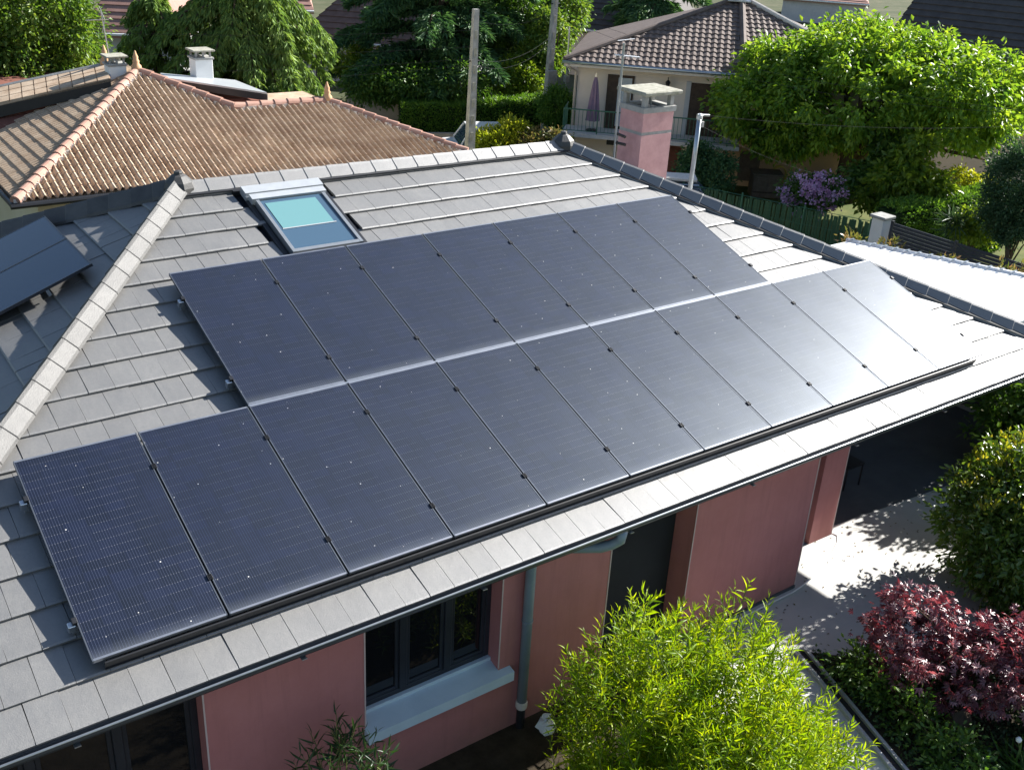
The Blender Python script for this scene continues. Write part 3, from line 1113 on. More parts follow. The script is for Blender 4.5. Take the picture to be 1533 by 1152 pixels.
proto = make_panel('solar_panel', '', 'solar panels of the two rows on the front roof face', CELLS)
first = True
for row, n_, ustart in ((0, 11, 0.0), (1, 7, 2 * STEP)):
    for i in range(n_):
        t = proto if first else copy_thing(proto, 'solar_panel')
        first = False
        t.location = roofpt(ustart + i * STEP + .01, row * LP + .011, 0)
        if row == 0:
            lab = {0: 'leftmost solar panel of the lower row, dark navy, jutting out beyond the upper row',
                   1: 'second solar panel from the left in the lower row, dark navy, open tiles above it',
                   10: 'last solar panel at the right end of the lower row, washed white by glare'}.get(i)
            if not lab:
                tone = 'dark blue' if i < 6 else ('greyish, half in glare' if i < 9 else 'almost white with glare')
                lab = f'{ORD[i]} solar panel from the left in the lower row, {tone}'
        else:
            lab = {0: 'leftmost solar panel of the upper row, over the shaded tiles, bracket at its side',
                   1: 'upper row solar panel directly below the skylight, left half under it',
                   6: 'last solar panel at the right end of the upper row, beside the right hip'}.get(i)
            if not lab:
                lab = f'{ORD[i]} solar panel from the left in the upper row below the ridge'
        t['label'] = lab
        for vv in (.43, 1.86):
            c_ = link('clamp', clamp_me, t)
            c_.location = (-.010 if not (i == 0) else -.014, vv, .0)
        if i == n_ - 1:
            for vv in (.43, 1.86):
                c_ = link('clamp', clamp_me, t)
                c_.location = (PW + .010, vv, 0)
# rails under each row, with a hook bracket at the left end
for row, n_, ustart in ((0, 11, 0.0), (1, 7, 2 * STEP)):
    for j, vv in enumerate((.43, 1.86)):
        lab = ('lower' if j == 0 else 'upper') + ' aluminium rail under the ' + ('lower' if row == 0 else 'upper') + ' row of solar panels'
        t = thing('mounting_rail', lab, 'rail', roofpt(ustart, row * LP + vv, -.08), 'mounting rails', (AL, 0, 0))
        part('rail', MB().box((-.05, -.02, -.005), (n_ * STEP + .04, .02, .043)), ALU, t)
        hb = MB()
        hb.cbox((-.062, -.03, -.02), (.0, .03, .062), .006)
        hb.box((-.03, -.015, -.09), (.02, .015, -.02))
        part('end_bracket', hb, ALU, t)
        for q in range(1, n_ + 1):
            part('roof_hook', MB().box((q * STEP - .5, -.02, -.10), (q * STEP - .46, .02, -.006)), ALU, t)
js = thing('joint_strip', 'bright aluminium strip closing the joint between the two rows of solar panels', 'trim strip', roofpt(2 * STEP, LP, -.02), None, (AL, 0, 0))
part('strip', MB().box((.01, -.0105, -.004), (7 * STEP - .01, .0095, .0165)), ALU, js)
sb = thing('panel_skirt', 'black closing strip along the lower edge of the solar panels', 'trim strip', roofpt(.1, -.02, -.05), None, (AL, 0, 0))
part('skirt_plate', MB().box((0, .000, -.062), (12.38, .014, .012)), BLACK, sb)
part('skirt_foot', MB().box((0, -.012, -.070), (12.38, .014, -.0625)), BLACK, sb)

# panels on the left roof face
LM = Matrix(((0, _vl.x, _nlv.x), (-1, 0, 0), (0, _vl.z, _nlv.z)))
CP = .93
for i, (yb, lab) in enumerate(((7.25, 'plain dark blue panel on the left roof face, farther from the camera'), (6.17, 'plain dark blue panel on the left roof face, nearer edge lifted off the tiles'))):
    t = thing('solar_panel', lab, 'solar panel', (0, 0, 0), 'panels on the left roof face', LM.to_euler())
    P = Vector((1.62, yb, 0))
    P.z = RL.z - (RL.x - 1.62) * _sl + .15 / _nlv.z
    t.location = P - _vl * 1.95
    f = MB()
    w_ = 1.07
    f.box((0, 0, -.035), (.012, 1.95, 0))
    f.box((w_ - .012, 0, -.035), (w_, 1.95, 0))
    f.box((.012, 0, -.035), (w_ - .012, .012, 0))
    f.box((.012, 1.938, -.035), (w_ - .012, 1.95, 0))
    part('frame', f, DARKFR, t)
    part('glass', MB().box((.012, .012, -.03), (w_ - .012, 1.938, -.003)), CELLSP, t)
    for vv in (.5, 1.35):
        part('bracket', MB().box((w_ - .10, vv, -.14), (w_ - .06, vv + .04, -.036)), ALU, t)
        part('bracket', MB().box((.3, vv, -.14), (.34, vv + .04, -.036)), ALU, t)

# ------------------------------------------------------------------ orange tiled neighbour house
nb = thing('tiled_neighbour_house', 'pale yellow house with a hipped terracotta canal tile roof behind the grey ridge', 'house', (7.5, 18.0, 0))
NSL = .352
ey = 14.25


def nz(y):
    return 3.0 + NSL * (y - ey)


nA, nB_, nC, nD = Vector((6.45, 18.66, nz(18.66))), Vector((8.08, 16.86, nz(16.86))), Vector((10.51, 16.86, nz(16.86))), Vector((12.95, ey, 3.0))
nE = Vector((2.58, ey, 3.0))
_lx = (nA.z - 3.0) / (nA.x - nE.x)
nF = Vector((2.58, 23.5, 3.0))
dk2 = MB()
dd = Vector((0, 0, -.05))
dk2.add([p + dd for p in (nE, nD, nC, nB_, nA, nF, Vector((nA.x, 19.8, nA.z)), Vector((12.95, 19.47, 3.0)), Vector((9.9, 23.5, 3.0)), Vector((9.9, 19.47, 3.0)))] + [Vector((2.58, ey, 2.9)), Vector((12.95, ey, 2.9)), Vector((12.95, 23.5, 2.9)), Vector((2.58, 23.5, 2.9))],
        [(0, 1, 2, 3, 4), (0, 4, 6, 5), (1, 7, 2), (2, 7, 9, 3), (4, 3, 9, 8, 6), (5, 6, 8), (10, 13, 12, 11), (0, 10, 11, 1), (1, 11, 12, 7), (0, 5, 13, 10)])
nroof = part('roof', dk2, TERRA, nb)
part('wall', MB().box((3.05, ey + .5, 0), (12.5, 23.0, 2.89)), YELLOW, nb)
NA_ = math.atan(NSL)
CT, CE = .150, .245


def canal(L=.275, w=CT):
    prof = [(0, .003), (.022, .0), (.034, .026), (.05, .062), (.076, .080), (.102, .062), (.118, .026), (.13, 0), (w, .003)]
    mb = MB()
    k_ = len(prof)
    vs = [(x, 0, z + .012) for x, z in prof] + [(x, L, z * .96 - .008) for x, z in prof] + [(x, .003, max(z - .012, -.012) + .004) for x, z in prof]
    fs = [(i, i + 1, k_ + i + 1, k_ + i) for i in range(k_ - 1)] + [(2 * k_ + i, 2 * k_ + i + 1, i + 1, i) for i in range(k_ - 1)]
    mb.add(vs, fs)
    return mb


can = canal()
can_me = can.mesh('canal_tile', TERRA, smooth=False)
fr, lf = [], []
cn, sn = math.cos(NA_), math.sin(NA_)
for i in range(71):
    x = 2.58 + i * CT
    for k_ in range(22):
        v = k_ * CE
        y = ey + v * cn
        yc = y + .11
        xl = nE.x + (nA.x - nE.x) * (yc - ey) / (nA.y - ey)
        ridge_y = nC.y if x > nB_.x else nB_.y + (nA.y - nB_.y) * (nB_.x - x) / (nB_.x - nA.x)
        xr = nD.x - (nD.x - nC.x) * (yc - ey) / (nC.y - ey)
        if x + .07 < xl or yc > ridge_y + .02 or x + .08 > xr + .04 or x < 2.5:
            continue
        o_ = Vector((x, y, 3.0 + v * sn))
        M = Matrix(((1, 0, 0, o_.x), (0, cn, -sn, o_.y), (0, sn, cn, o_.z), (0, 0, 0, 1))) @ Matrix.Rotation(rnd.gauss(0, .006), 4, 'Z') @ Matrix.Rotation(rnd.gauss(0, .005), 4, 'X')
        pc = o_ - CAM
        dep = -pc.dot(_cz)
        py = pc.dot(_cy) / dep * 1562
        px = pc.dot(_cx) / dep * 1562
        # rows hidden below the grey ridge line
        ridge_px = -504 + (px + 504) * 0 if False else 0
        yl = 576 - (272 + (px + 766 - 265) * (205 - 272) / (832 - 265)) if px + 766 > 265 else 576 - (272 + (265 - px - 766) * .33)
        hid = py < yl - 4
        fr.append((hid, pc.length, M))
fr.sort(key=lambda t: (t[0], t[1]))
TRn = Matrix.Translation(-Vector(nb.location))
for (_, _, M) in fr[:300]:
    o = link('canal_tile', can_me, nroof)
    o.matrix_local = TRn @ M
jb = MB()
for (_, _, M) in fr[300:]:
    jb.add([M @ Vector(p) for p in can.v], can.f)
# left face
la = math.atan(_lx)
cl_, sl2 = math.cos(la), math.sin(la)
for i in range(64):
    y = ey + i * CT
    for k_ in range(18):
        v = k_ * CE
        x = 2.58 + v * cl_
        xc = x + .11
        yf = ey + (xc - 2.58) * (nA.y - ey) / (nA.x - nE.x)
        if y + .08 < yf or xc > nA.x or y > 19.75:
            continue
        o_ = Vector((x, y + CT, 3.0 + v * sl2))
        M = Matrix(((0, cl_, -sl2, o_.x), (-1, 0, 0, o_.y), (0, sl2, cl_, o_.z), (0, 0, 0, 1))) @ Matrix.Rotation(rnd.gauss(0, .012), 4, 'X')
        jb.add([M @ Vector(p) for p in can.v], can.f)
o = part('canal_tile_field', jb, TERRA, nroof)
o['kind'] = 'stuff'


def barrel_run(A, B, n, r, mat, parent, name='ridge_tile', seg=8, lift=.03):
    t = (B - A).normalized()
    s_ = t.cross(Vector((0, 0, 1))).normalized()
    u_ = s_.cross(t)
    L = (B - A).length / n
    for i in range(n):
        mb = MB()
        vs = []
        for (a0, k_) in ((i * L - .03, 1.07), ((i + 1) * L, .93)):
            P = A + t * a0 + u_ * (lift + (.012 if k_ > 1 else 0))
            for j in range(seg + 1):
                an = math.pi * (j / seg * 1.2 - .1)
                vs.append(P + s_ * math.cos(an) * r * k_ + u_ * math.sin(an) * r * k_)
        m = seg + 1
        mb.add(vs, [(j, j + 1, m + j + 1, m + j) for j in range(seg)] + [tuple(range(m))[::-1], tuple(range(m, 2 * m))])
        part(name, mb, mat, parent)


barrel_run(nE, nA, 20, .10, TERRAP, nroof)
barrel_run(nB_, nA, 7, .11, TERRAP, nroof)
barrel_run(nB_, nC, 7, .11, TERRAP, nroof)
barrel_run(nD, nC, 12, .10, TERRAP, nroof)
# mortar bedding under the hips
mm = MB()
for A, B in ((nE, nA), (nD, nC), (nB_, nA), (nB_, nC)):
    n_ = int((B - A).length / .09)
    for i in range(n_):
        p = A.lerp(B, (i + .5) / n_)
        s_ = .085 + .02 * math.sin(i * 2.1) + rnd.uniform(-.01, .015)
        mm.box((p.x - s_, p.y - s_, p.z - .03), (p.x + s_, p.y + .05, p.z + .055))
o = part('mortar_bed', mm, MORTAR, nroof)
o['kind'] = 'stuff'
for P in (nA, nC, Vector((6.07, 19.84, 4.53))):
    part('finial', MB().lathe(P + Vector((0, 0, .08)), [(.13, -.06), (.12, .06), (.07, .12), (.085, .17), (.06, .21), (.065, .27), (.035, .34), (.02, .40), (0, .42)], 10), TERRAF, nroof, True)
gm = MB().tube([(2.45, ey - .07, 2.94), (12.9, ey - .07, 2.94)], .06, 8)
gm.tube([(2.51, ey - .07, 2.94), (2.51, 23.3, 2.94)], .06, 8)
ng = part('gutter', gm, BLACK, nb)
part('downpipe', MB().tube([(3.7, ey - .05, 2.88), (3.7, ey + .1, 2.72), (3.7, ey + .44, 2.55), (3.7, ey + .44, 0)], .045, 8), CREAM, nb, True)
# raised attic wing on the left, with its own tiled roof and dark fascia
wg = MB().box((-3.0, 20.3, 2.5), (6.05, 24.0, 3.75))
part('attic_wall', wg, REDWALL, nb)
sh = MB()
for k_ in range(7):
    for i in range(26):
        xx = 1.2 + i * .19 + (k_ % 2) * .095
        sh.box((xx, 20.268, 2.55 + k_ * .17), (xx + .183, 20.298 - .0 + .0, 2.55 + k_ * .17 + .163))
o = part('wall_shingle', sh, REDWALL, nb)
o['kind'] = 'stuff'
aw0, aw1 = Vector((2.76, 17.74, 3.07)), Vector((5.76, 18.52, 4.28))
P0, P1 = Vector((2.68, 19.74, 3.62)), Vector((5.72, 18.28, 4.44))
T0, T1 = Vector((2.94, 21.11, 3.72)), Vector((6.10, 19.83, 4.51))
rf2 = MB().prism([P0, P1, T1, T0], .05)
wr = part('attic_roof', rf2, TERRA, nb)
rows_ = MB()
n_ = 12
for i in range(n_):
    f0, f1 = i / n_, (i + .92) / n_
    a_, b_ = P0.lerp(P1, f0), P0.lerp(P1, f1)
    c_, d_ = T0.lerp(T1, f1), T0.lerp(T1, f0)
    for j in range(3):
        g0, g1 = j / 3, (j + .9) / 3
        q = [a_.lerp(d_, g0), b_.lerp(c_, g0), b_.lerp(c_, g1), a_.lerp(d_, g1)]
        tl = MB().prism([p + Vector((0, 0, .052)) for p in q], .03)
        part('attic_tile', tl, TERRA, wr)
part('attic_fascia', MB().prism([P0 + Vector((0, 0, -.27)), P1 + Vector((0, 0, -.20)), P1 + Vector((0, .08, -.20)), P0 + Vector((0, .08, -.27))], .26), BLACK, wr)
part('attic_front', MB().add([aw0 - Vector((0, 0, .3)), aw1 - Vector((0, 0, .3)), P1 + Vector((0, .04, -.15)), P0 + Vector((0, .04, -.2)), aw0 + Vector((-.1, .5, -.3)), aw1 + Vector((-.1, .5, -.3)), P1 + Vector((-.1, .5, -.15)), P0 + Vector((-.1, .5, -.2))], [(0, 1, 2, 3), (4, 7, 6, 5), (0, 4, 5, 1), (2, 6, 7, 3), (0, 3, 7, 4), (1, 5, 6, 2)]), REDWALL, wr)
part('attic_ridge', MB().tube([T0 + Vector((0, 0, .05)), T1 + Vector((0, 0, .05))], .07, 6), CONC, wr)
# second attic block behind the chimney
Q = [Vector((6.95, 18.32, 4.43)), Vector((8.96, 16.93, 4.19)), Vector((9.03, 19.07, 4.13)), Vector((7.33, 19.67, 4.29))]
part('attic_roof', MB().prism(Q, .04), CASING, nb)
qa, qb = Q[0], Q[1]
part('attic_fascia', MB().prism([qa + Vector((0, .0, -.16)), qb + Vector((0, 0, -.16)), qb + Vector((.05, .08, -.16)), qa + Vector((.05, .08, -.16))], .15), BLACK, nb)
part('attic_wall', MB().prism([Vector((qa.x + .1, qa.y + .14, 2.8)), Vector((qb.x - .05, qb.y + .12, 2.8)), Vector((qb.x + .4, qb.y + 2, 2.8)), Vector((qa.x + .4, qa.y + 2, 2.8))], qb.z - 2.98), REDWALL, nb)
# chimneys


def small_chimney(x, y, z0, z1, w, mat, lab_cap):
    c = part('chimney', MB().cbox((x - w / 2, y - w / 2, z0), (x + w / 2, y + w / 2, z1), .01), mat, nb)
    part('chimney_crown', MB().cbox((x - w / 2 - .03, y - w / 2 - .03, z1 + .002), (x + w / 2 + .03, y + w / 2 + .03, z1 + .055), .01), CONC, c)
    for sx in (-1, 0, 1):
        for sy in (-1, 1):
            part('cap_post', MB().box((x + sx * w * .4 - .022, y + sy * w * .4 - .022, z1 + .056), (x + sx * w * .4 + .022, y + sy * w * .4 + .022, z1 + .19)), CONC, c)
    part('cap_slab', MB().cbox((x - w / 2 - .06, y - w / 2 - .06, z1 + .19), (x + w / 2 + .06, y + w / 2 + .06, z1 + .235), .012), CONCMOSS, c)


small_chimney(6.03, 18.9, 3.9, 4.70, .40, WHITE, '')
small_chimney(8.2, 19.15, 3.4, 4.72, .44, WHITE, '')
# tv antenna on the neighbour's roof
an = thing('tv_antenna', 'thin tv antenna with comb grid on the orange tiled roof, left', 'antenna', (6.45, 20.8, 4.3))
part('mast', MB().tube([(6.47, 20.77, 4.2), (6.36, 20.8, 5.75)], .016, 6), ALU, an)
part('boom', MB().tube([(6.00, 20.89, 5.46), (6.52, 20.75, 5.49)], .012, 5), ALU, an)
part('boom', MB().tube([(6.33, 20.80, 5.79), (6.43, 20.78, 5.48)], .010, 5), ALU, an)
part('boom', MB().tube([(6.43, 20.78, 5.48), (6.34, 20.80, 5.17)], .010, 5), ALU, an)
grd = MB()
for i in range(9):
    a_, b_ = Vector((6.28, 20.92, 5.73)), Vector((6.22, 20.94, 5.16))
    c_, d_ = Vector((6.53, 20.85, 5.73)), Vector((6.53, 20.85, 5.16))
    grd.tube([a_.lerp(b_, i / 8), c_.lerp(d_, i / 8)], .006, 4)
part('reflector_grid', grd, BLACK, an)

# ------------------------------------------------------------------ cream neighbour house with balcony (right, behind)
rh = thing('balcony_house', 'cream house with brown tiled hip roof and green railed balcony behind the pink chimney', 'house', (21.19, 20.91, 0), None, (0, 0, R(-45)))
ez = 3.85
wl = MB().box((.42, .75, 0), (5.6, 7.5, ez - .02))
part('wall', wl, CREAM, rh)
part('lower_wall', MB().box((5.605, .9, 0), (10.5, 7.5, 1.6)), OCHRE, rh)
part('upper_wall', MB().box((5.605, .9, 1.605), (10.5, 7.5, ez - .02)), CREAM, rh)
ap = Vector((5.7, 4.7, 5.80))
e0, e1, e2 = Vector((0, 0, ez)), Vector((5.9, 0, ez)), Vector((10.9, .5, ez))
e3, e4 = Vector((10.9, 8, ez)), Vector((0, 8, ez))
rr_ = MB().add([e0, e1, e2, e3, e4, ap] + [p - Vector((0, 0, .12)) for p in (e0, e1, e2, e3, e4)], [(0, 1, 5), (1, 2, 5), (2, 3, 5), (3, 4, 5), (4, 0, 5), (6, 10, 9, 8, 7), (0, 6, 7, 1), (1, 7, 8, 2), (2, 8, 9, 3), (3, 9, 10, 4), (4, 10, 6, 0)])
rro = part('roof', rr_, DKTILE, rh)


def wave_tiles(A, B, T, parent, ncol, nrow, mat, name='roof_tile_field', amp=.035):
    """interlocking wave tiles on the triangle A-B-T; each course steps, each tile humps"""
    mb = MB()
    nn = (B - A).cross(T - A).normalized()
    if nn.z < 0:
        nn = -nn
    for r_ in range(nrow):
        f0, f1 = r_ / nrow, min(1, (r_ + 1.08) / nrow)
        a0, b0 = A.lerp(T, f0), B.lerp(T, f0)
        a1, b1 = A.lerp(T, f1), B.lerp(T, f1)
        # foot of the columns keeps the same pitch along the eave
        base_pitch = (B - A).length / ncol
        e = (B - A).normalized()
        s0 = (a0 - A).dot(e)
        ln = (b0 - a0).length
        m = max(1, int(ln / base_pitch))
        s_st = math.ceil(s0 / base_pitch) * base_pitch - s0
        sub = 4
        pts0, pts1 = [], []
        cnt = m * sub + 1
        for j in range(cnt):
            s_ = min(ln, s_st + j * base_pitch / sub) if j else 0
            h = amp * (0.5 + .5 * math.sin(2 * math.pi * j / sub)) + .035
            p = a0 + e * s_
            up_ = (T - A) - e * (T - A).dot(e)
            up_ = up_.normalized() * ((T - A) - e * (T - A).dot(e)).length / nrow * 1.08
            q = p + up_
            pts0.append(p + nn * h)
            pts1.append(q + nn * (h - .032))
        o_ = len(mb.v)
        fs = []
        for j in range(cnt - 1):
            fs.append((j, j + 1, cnt + j + 1, cnt + j))
            fs.append((2 * cnt + j, 2 * cnt + j + 1, j + 1, j))
        mb.add(pts0 + pts1 + [p - nn * .05 for p in pts0], fs)
    o2 = part(name, mb, mat, parent)
    o2['kind'] = 'stuff'


wave_tiles(e0, e1, ap, rro, 27, 17, DKTILE)
wave_tiles(e1, e2, ap, rro, 24, 17, DKTILE)
part('hip_ridge', MB().tube([e1 + Vector((0, 0, .06)), ap + Vector((0, 0, .06))], .11, 8), DKTILE, rro)
part('hip_ridge', MB().tube([e0 + Vector((0, 0, .06)), ap + Vector((0, 0, .06))], .09, 8), DKTILE, rro)
part('hip_ridge', MB().tube([e2 + Vector((0, 0, .06)), ap + Vector((0, 0, .06))], .09, 8), MORTAR, rro)
part('chimney', MB().box((5.35, 4.45, 5.3), (5.85, 4.95, 7.0)), WHITE, rh)
part('chimney_flashing', MB().prism([(5.2, 4.1, 5.72), (6.0, 4.1, 5.72), (5.95, 4.44, 5.85), (5.25, 4.44, 5.85)], .03), ZINC, rh)
part('gutter', MB().tube([(-.05, -.07, ez - .02), (5.9, -.07, ez - .02), (10.9, .43, ez - .02)], .055, 8), ZINC, rh, True)
part('fascia', MB().box((.0, -.015, ez - .16), (5.9, .0, ez - .0)), MORTAR, rh)
part('downpipe', MB().tube([(.12, -.05, ez - .1), (.2, .25, ez - .25), (.36, .68, ez - .4), (.36, .68, 0)], .045, 8), CREAM, rh, True)
# balcony
bz = 1.62
part('balcony_slab', MB().box((.12, -.55, bz - .13), (6.05, .745, bz)), MORTAR, rh)
rl = part('balcony_railing', MB().tube([(.17, .7, bz + .78), (.17, -.5, bz + .78), (6.0, -.5, bz + .78), (6.0, .7, bz + .78)], .022, 6), GREENM, rh)
part('bottom_rail', MB().tube([(.17, .7, bz + .08), (.17, -.5, bz + .08), (6.0, -.5, bz + .08), (6.0, .7, bz + .08)], .014, 5), GREENM, rl)
bar = MB().tube([(0, 0, .08), (0, 0, .78)], .0085, 5).mesh('baluster', GREENM)
postm = MB().tube([(0, 0, 0), (0, 0, .80)], .02, 6).mesh('railing_post', GREENM)
for i in range(47):
    o = link('railing_post' if i % 9 == 0 else 'baluster', postm if i % 9 == 0 else bar, rl)
    o.location = (.17 + i * (5.83 / 46), -.5, bz)
for i in range(9):
    for xx in (.17, 6.0):
        o = link('baluster', bar, rl)
        o.location = (xx, -.38 + i * .12, bz)
bd = part('balcony_door', MB().box((1.45, .70, bz), (2.35, .745, 3.42)), WOODDK, rh)
part('door_glass', MB().box((1.82, .688, bz + .1), (2.28, .70 - .002, 3.34)), CURT, bd)
part('garage_recess', MB().box((4.15, .735, bz), (5.55, .748, 3.36)), WOODDK, rh)
for i in range(7):
    part('shutter_plank', MB().box((4.28 + i * .18, .715, bz), (4.28 + i * .18 + .172, .734, 3.30)), WOODDK, rh)
part('door_jamb', MB().box((4.10, .70, bz), (4.26, .745, 3.40)), GREYW, rh)
part('basement_window', MB().box((1.6, .725, 1.05), (2.5, .748, 1.32)), BLACK, rh)
part('basement_door', MB().box((3.3, .72, 0), (4.2, .748, 1.35)), REDWALL, rh)
part('side_shutter', MB().box((6.2, .862, .2), (6.9, .898, 1.2)), WOODCR, rh)
lp = thing('wall_lantern', 'black wall lantern on the cream wall under the brown eave', 'lamp', (24.15, 18.95, 3.3), None, (0, 0, R(-45)))
part('bracket', MB().tube([(0, .0, .12), (0, -.14, .20), (0, -.20, .14)], .012, 6), BLACK, lp)
part('lantern', MB().lathe((0, -.20, -.05), [(.04, -.08), (.075, .06), (.09, .10), (.03, .16), (0, .19)], 8), BLACK, lp)
um = thing('folded_parasol', 'closed mauve parasol standing on the balcony by the cream wall', 'parasol', (21.19 + .7071 * (1.1 + .05), 20.91 - .7071 * (1.1 - .05), bz))
ux, uy = um.location.x, um.location.y
fold = MB()
n_ = 16
vs = []
for (r_, z_) in ((.035, 1.78), (.08, 1.6), (.15, 1.0), (.20, .45), (.215, .35)):
    for j in range(n_):
        a_ = 2 * math.pi * j / n_
        q = r_ * (1 + (.22 if j % 2 else -.22))
        vs.append((ux + q * math.cos(a_), uy + q * math.sin(a_), bz + z_))
fold.add(vs, [(i * n_ + j, (i + 1) * n_ + j, (i + 1) * n_ + (j + 1) % n_, i * n_ + (j + 1) % n_) for i in range(4) for j in range(n_)])
part('canopy', fold, LILAC, um)
part('pole', MB().tube([(ux, uy, bz), (ux, uy, bz + 1.9)], .02, 6), ALU, um)
part('base', MB().lathe((ux, uy, bz), [(.2, 0), (.2, .05), (.05, .08)], 12), BLACK, um)

# wooden box, pot, hose and bin by the ochre wall
wb = thing('wooden_crate_box', 'grey brown wooden storage box against the ochre wall under the tree', 'box', (26.05, 15.75, 0), None, (0, 0, R(-38)))
part('body', MB().cbox((-.48, -.38, .03), (.48, .38, .78), .015), WOODCR, wb)
for i in range(2):
    part('door_panel', MB().cbox((-.45 + i * .46, -.405, .08), (-.02 + i * .46, -.383, .72), .006), WOODCR, wb)
part('lid', MB().cbox((-.52, -.42, .785), (.52, .42, .83), .01), WOODCR, wb)
part('batten', MB().box((-.46, -.415, .2), (.45, -.407, .25)), WOODDK, wb)
pt = thing('flower_pot', 'terracotta flower pot with yellow green plant beside the rhododendron', 'flower pot', (27.35, 15.5, 0))
part('pot', MB().lathe((27.35, 15.5, 0), [(.17, 0), (.25, .36), (.28, .37), (.28, .44), (.24, .44), (.23, .38)], 14), POTM, pt, True)
_rg = np.random.default_rng(5)
_P = np.zeros((60, 3)) + np.array([0, 0, .42])
link('plant', leaves('plant', _P, _rg.normal(size=(60, 3)) * .6 + np.array([0, 0, .8]), _rg.uniform(.18, .34, 60), .07, T_FOLD, mat_leaf('pot_plant_leaf', [(.12, .17, .03), (.26, .30, .05)], (1.5, 1.5, .8)), _rg), pt)
hs = thing('garden_hose', 'coiled yellow garden hose hanging on the ochre wall', 'hose', (26.9, 15.95, 0))
for i in range(4):
    part('coil', MB().tube([(26.9 + .26 * math.cos(a_) * .8, 15.9 + i * .02 - .2 * math.cos(a_) * .75, .55 + (.32 + i * .012) * math.sin(a_)) for a_ in np.linspace(0, 2 * math.pi, 18)], .017, 5, False), HOSE, hs, True)
bn = thing('black_tub', 'black plastic tub behind the rhododendron', 'tub', (28.1, 15.0, 0))
part('tub', MB().lathe((28.1, 15.0, 0), [(.28, 0), (.36, .62), (.40, .63), (.40, .70), (.35, .70), (.30, .3)], 14), RUBBER, bn, True)

# ------------------------------------------------------------------ chimney-side mast with aerial and service post on the grey roof
ms = thing('roof_mast', 'tall thin steel mast with flat aerial standing beside the pink chimney', 'mast', (12.21, 7.95, 4.40))
part('pole', MB().tube([(12.20, 7.95, 4.17), (12.18, 7.95, 6.48)], .024, 8), ZINC, ms)
part('bracket', MB().tube([(12.22, 7.95, 4.81), (12.21, 7.70, 4.80)], .03, 6), BLACK, ms)
part('bracket', MB().tube([(12.21, 7.95, 4.64), (12.23, 7.70, 4.65)], .03, 6), BLACK, ms)
part('boom', MB().tube([(11.99, 7.95, 6.28), (12.60, 7.95, 6.21)], .014, 6), ALU, ms)
el = MB()
for i in range(7):
    a_ = Vector((11.99, 7.95, 6.28)).lerp(Vector((12.60, 7.95, 6.21)), i / 6)
    el.tube([a_ + Vector((-.10, -.14, 0)), a_ + Vector((.10, .14, 0))], .006, 4)
part('aerial_rods', el, ALU, ms)
part('top_rod', MB().tube([(12.02, 7.95, 6.53), (12.43, 7.95, 6.55)], .008, 5), ALU, ms)
sp_ = thing('service_post', 'galvanised service post with wire bracket rising behind the right hip', 'post', (12.37, 6.00, 4.21))
part('tube', MB().tube([(12.37, 6.00, 4.08), (12.38, 6.00, 5.48)], .042, 10), ZINC, sp_, True)
part('cap', MB().lathe((12.38, 6.00, 5.48), [(.055, -.03), (.055, .04), (.02, .07)], 8), CASING, sp_)
part('cross_arm', MB().tube([(12.32, 6.00, 5.53), (12.62, 6.00, 5.50)], .02, 6), ZINC, sp_)
part('clamp_box', MB().cbox(tuple(Vector((12.43, 6.00, 5.36)) - Vector((.05, .04, .05))), tuple(Vector((12.43, 6.00, 5.36)) + Vector((.05, .04, .05)))), CONC, sp_)

# ------------------------------------------------------------------ white carport roof on the right side of the house
cpz = 2.83
cp_ = thing('carport', 'low white sheet metal carport roof beyond the right hip of the grey roof', 'carport', (16.4, 3.5, 0))
cpoly = [(14.78, .95), (18.35, .95), (16.42, 5.3), (14.78, 5.3)]
part('roof_sheet', MB().prism([(x, y, cpz - .05) for x, y in cpoly], .05), SHEET, cp_)
A, B = Vector((18.37, .92, cpz)), Vector((16.40, 5.35, cpz))
part('gutter', MB().tube([A, B], .055, 8), SHEET, cp_, True)
for i in range(22):
    p = A.lerp(B, (i + .5) / 22)
    part('gutter_clip', MB().box((p.x - .13, p.y - .02, p.z + .045), (p.x + .07, p.y + .02, p.z + .062)), ZINC, cp_)
for i in range(9):
    f = (i + .5) / 9
    y = .95 + 4.35 * f
    xr = 18.35 - 1.93 * f
    part('seam_rib', MB().box((14.80, y - .012, cpz + .001), (xr - .08, y + .012, cpz + .018)), SHEET, cp_)
part('side_wall', MB().prism([(18.30, 1.02, 0), (16.40, 5.25, 0), (16.34, 5.22, 0), (18.24, .99, 0)], cpz - .06), SLAT, cp_)  # added wall under the sheet, blocks low sun so the porch stays shaded
for x, y in ((18.0, 1.15), (16.1, 5.1)):
    part('post', MB().box((x - .05, y - .05, 0), (x + .05, y + .05, cpz - .05)), SHEET, cp_)

# ------------------------------------------------------------------ fences to the right
gf = thing('green_fence', 'green wire fence woven with vertical privacy strips below the rhododendron', 'fence', (21.4, 10.7, 0))
A, B = Vector((20.2, 13.8, 0)), Vector((22.12, 8.75, 0))
n_ = 64
strip = MB().box((-.034, -.006, .05), (.034, .006, 1.52)).mesh('privacy_strip', HEDGEF)
ang = math.atan2((B - A).y, (B - A).x)
for i in range(n_):
    p = A.lerp(B, (i + .5) / n_)
    o = link('privacy_strip', strip, gf)
    o.location = p - Vector(gf.location) + Vector((0, 0, rnd.uniform(-.03, .02)))
    o.rotation_euler = (0, rnd.uniform(-.02, .02), ang + rnd.uniform(-.35, .35))
for i in range(4):
    p = A.lerp(B, i / 3)
    part('post', MB().tube([p, p + Vector((0, 0, 1.62))], .025, 6), GREENM, gf)
for z in (.1, .6, 1.1, 1.55):
    part('wire', MB().tube([A + Vector((0, 0, z)), B + Vector((0, 0, z))], .008, 4), GREENM, gf)
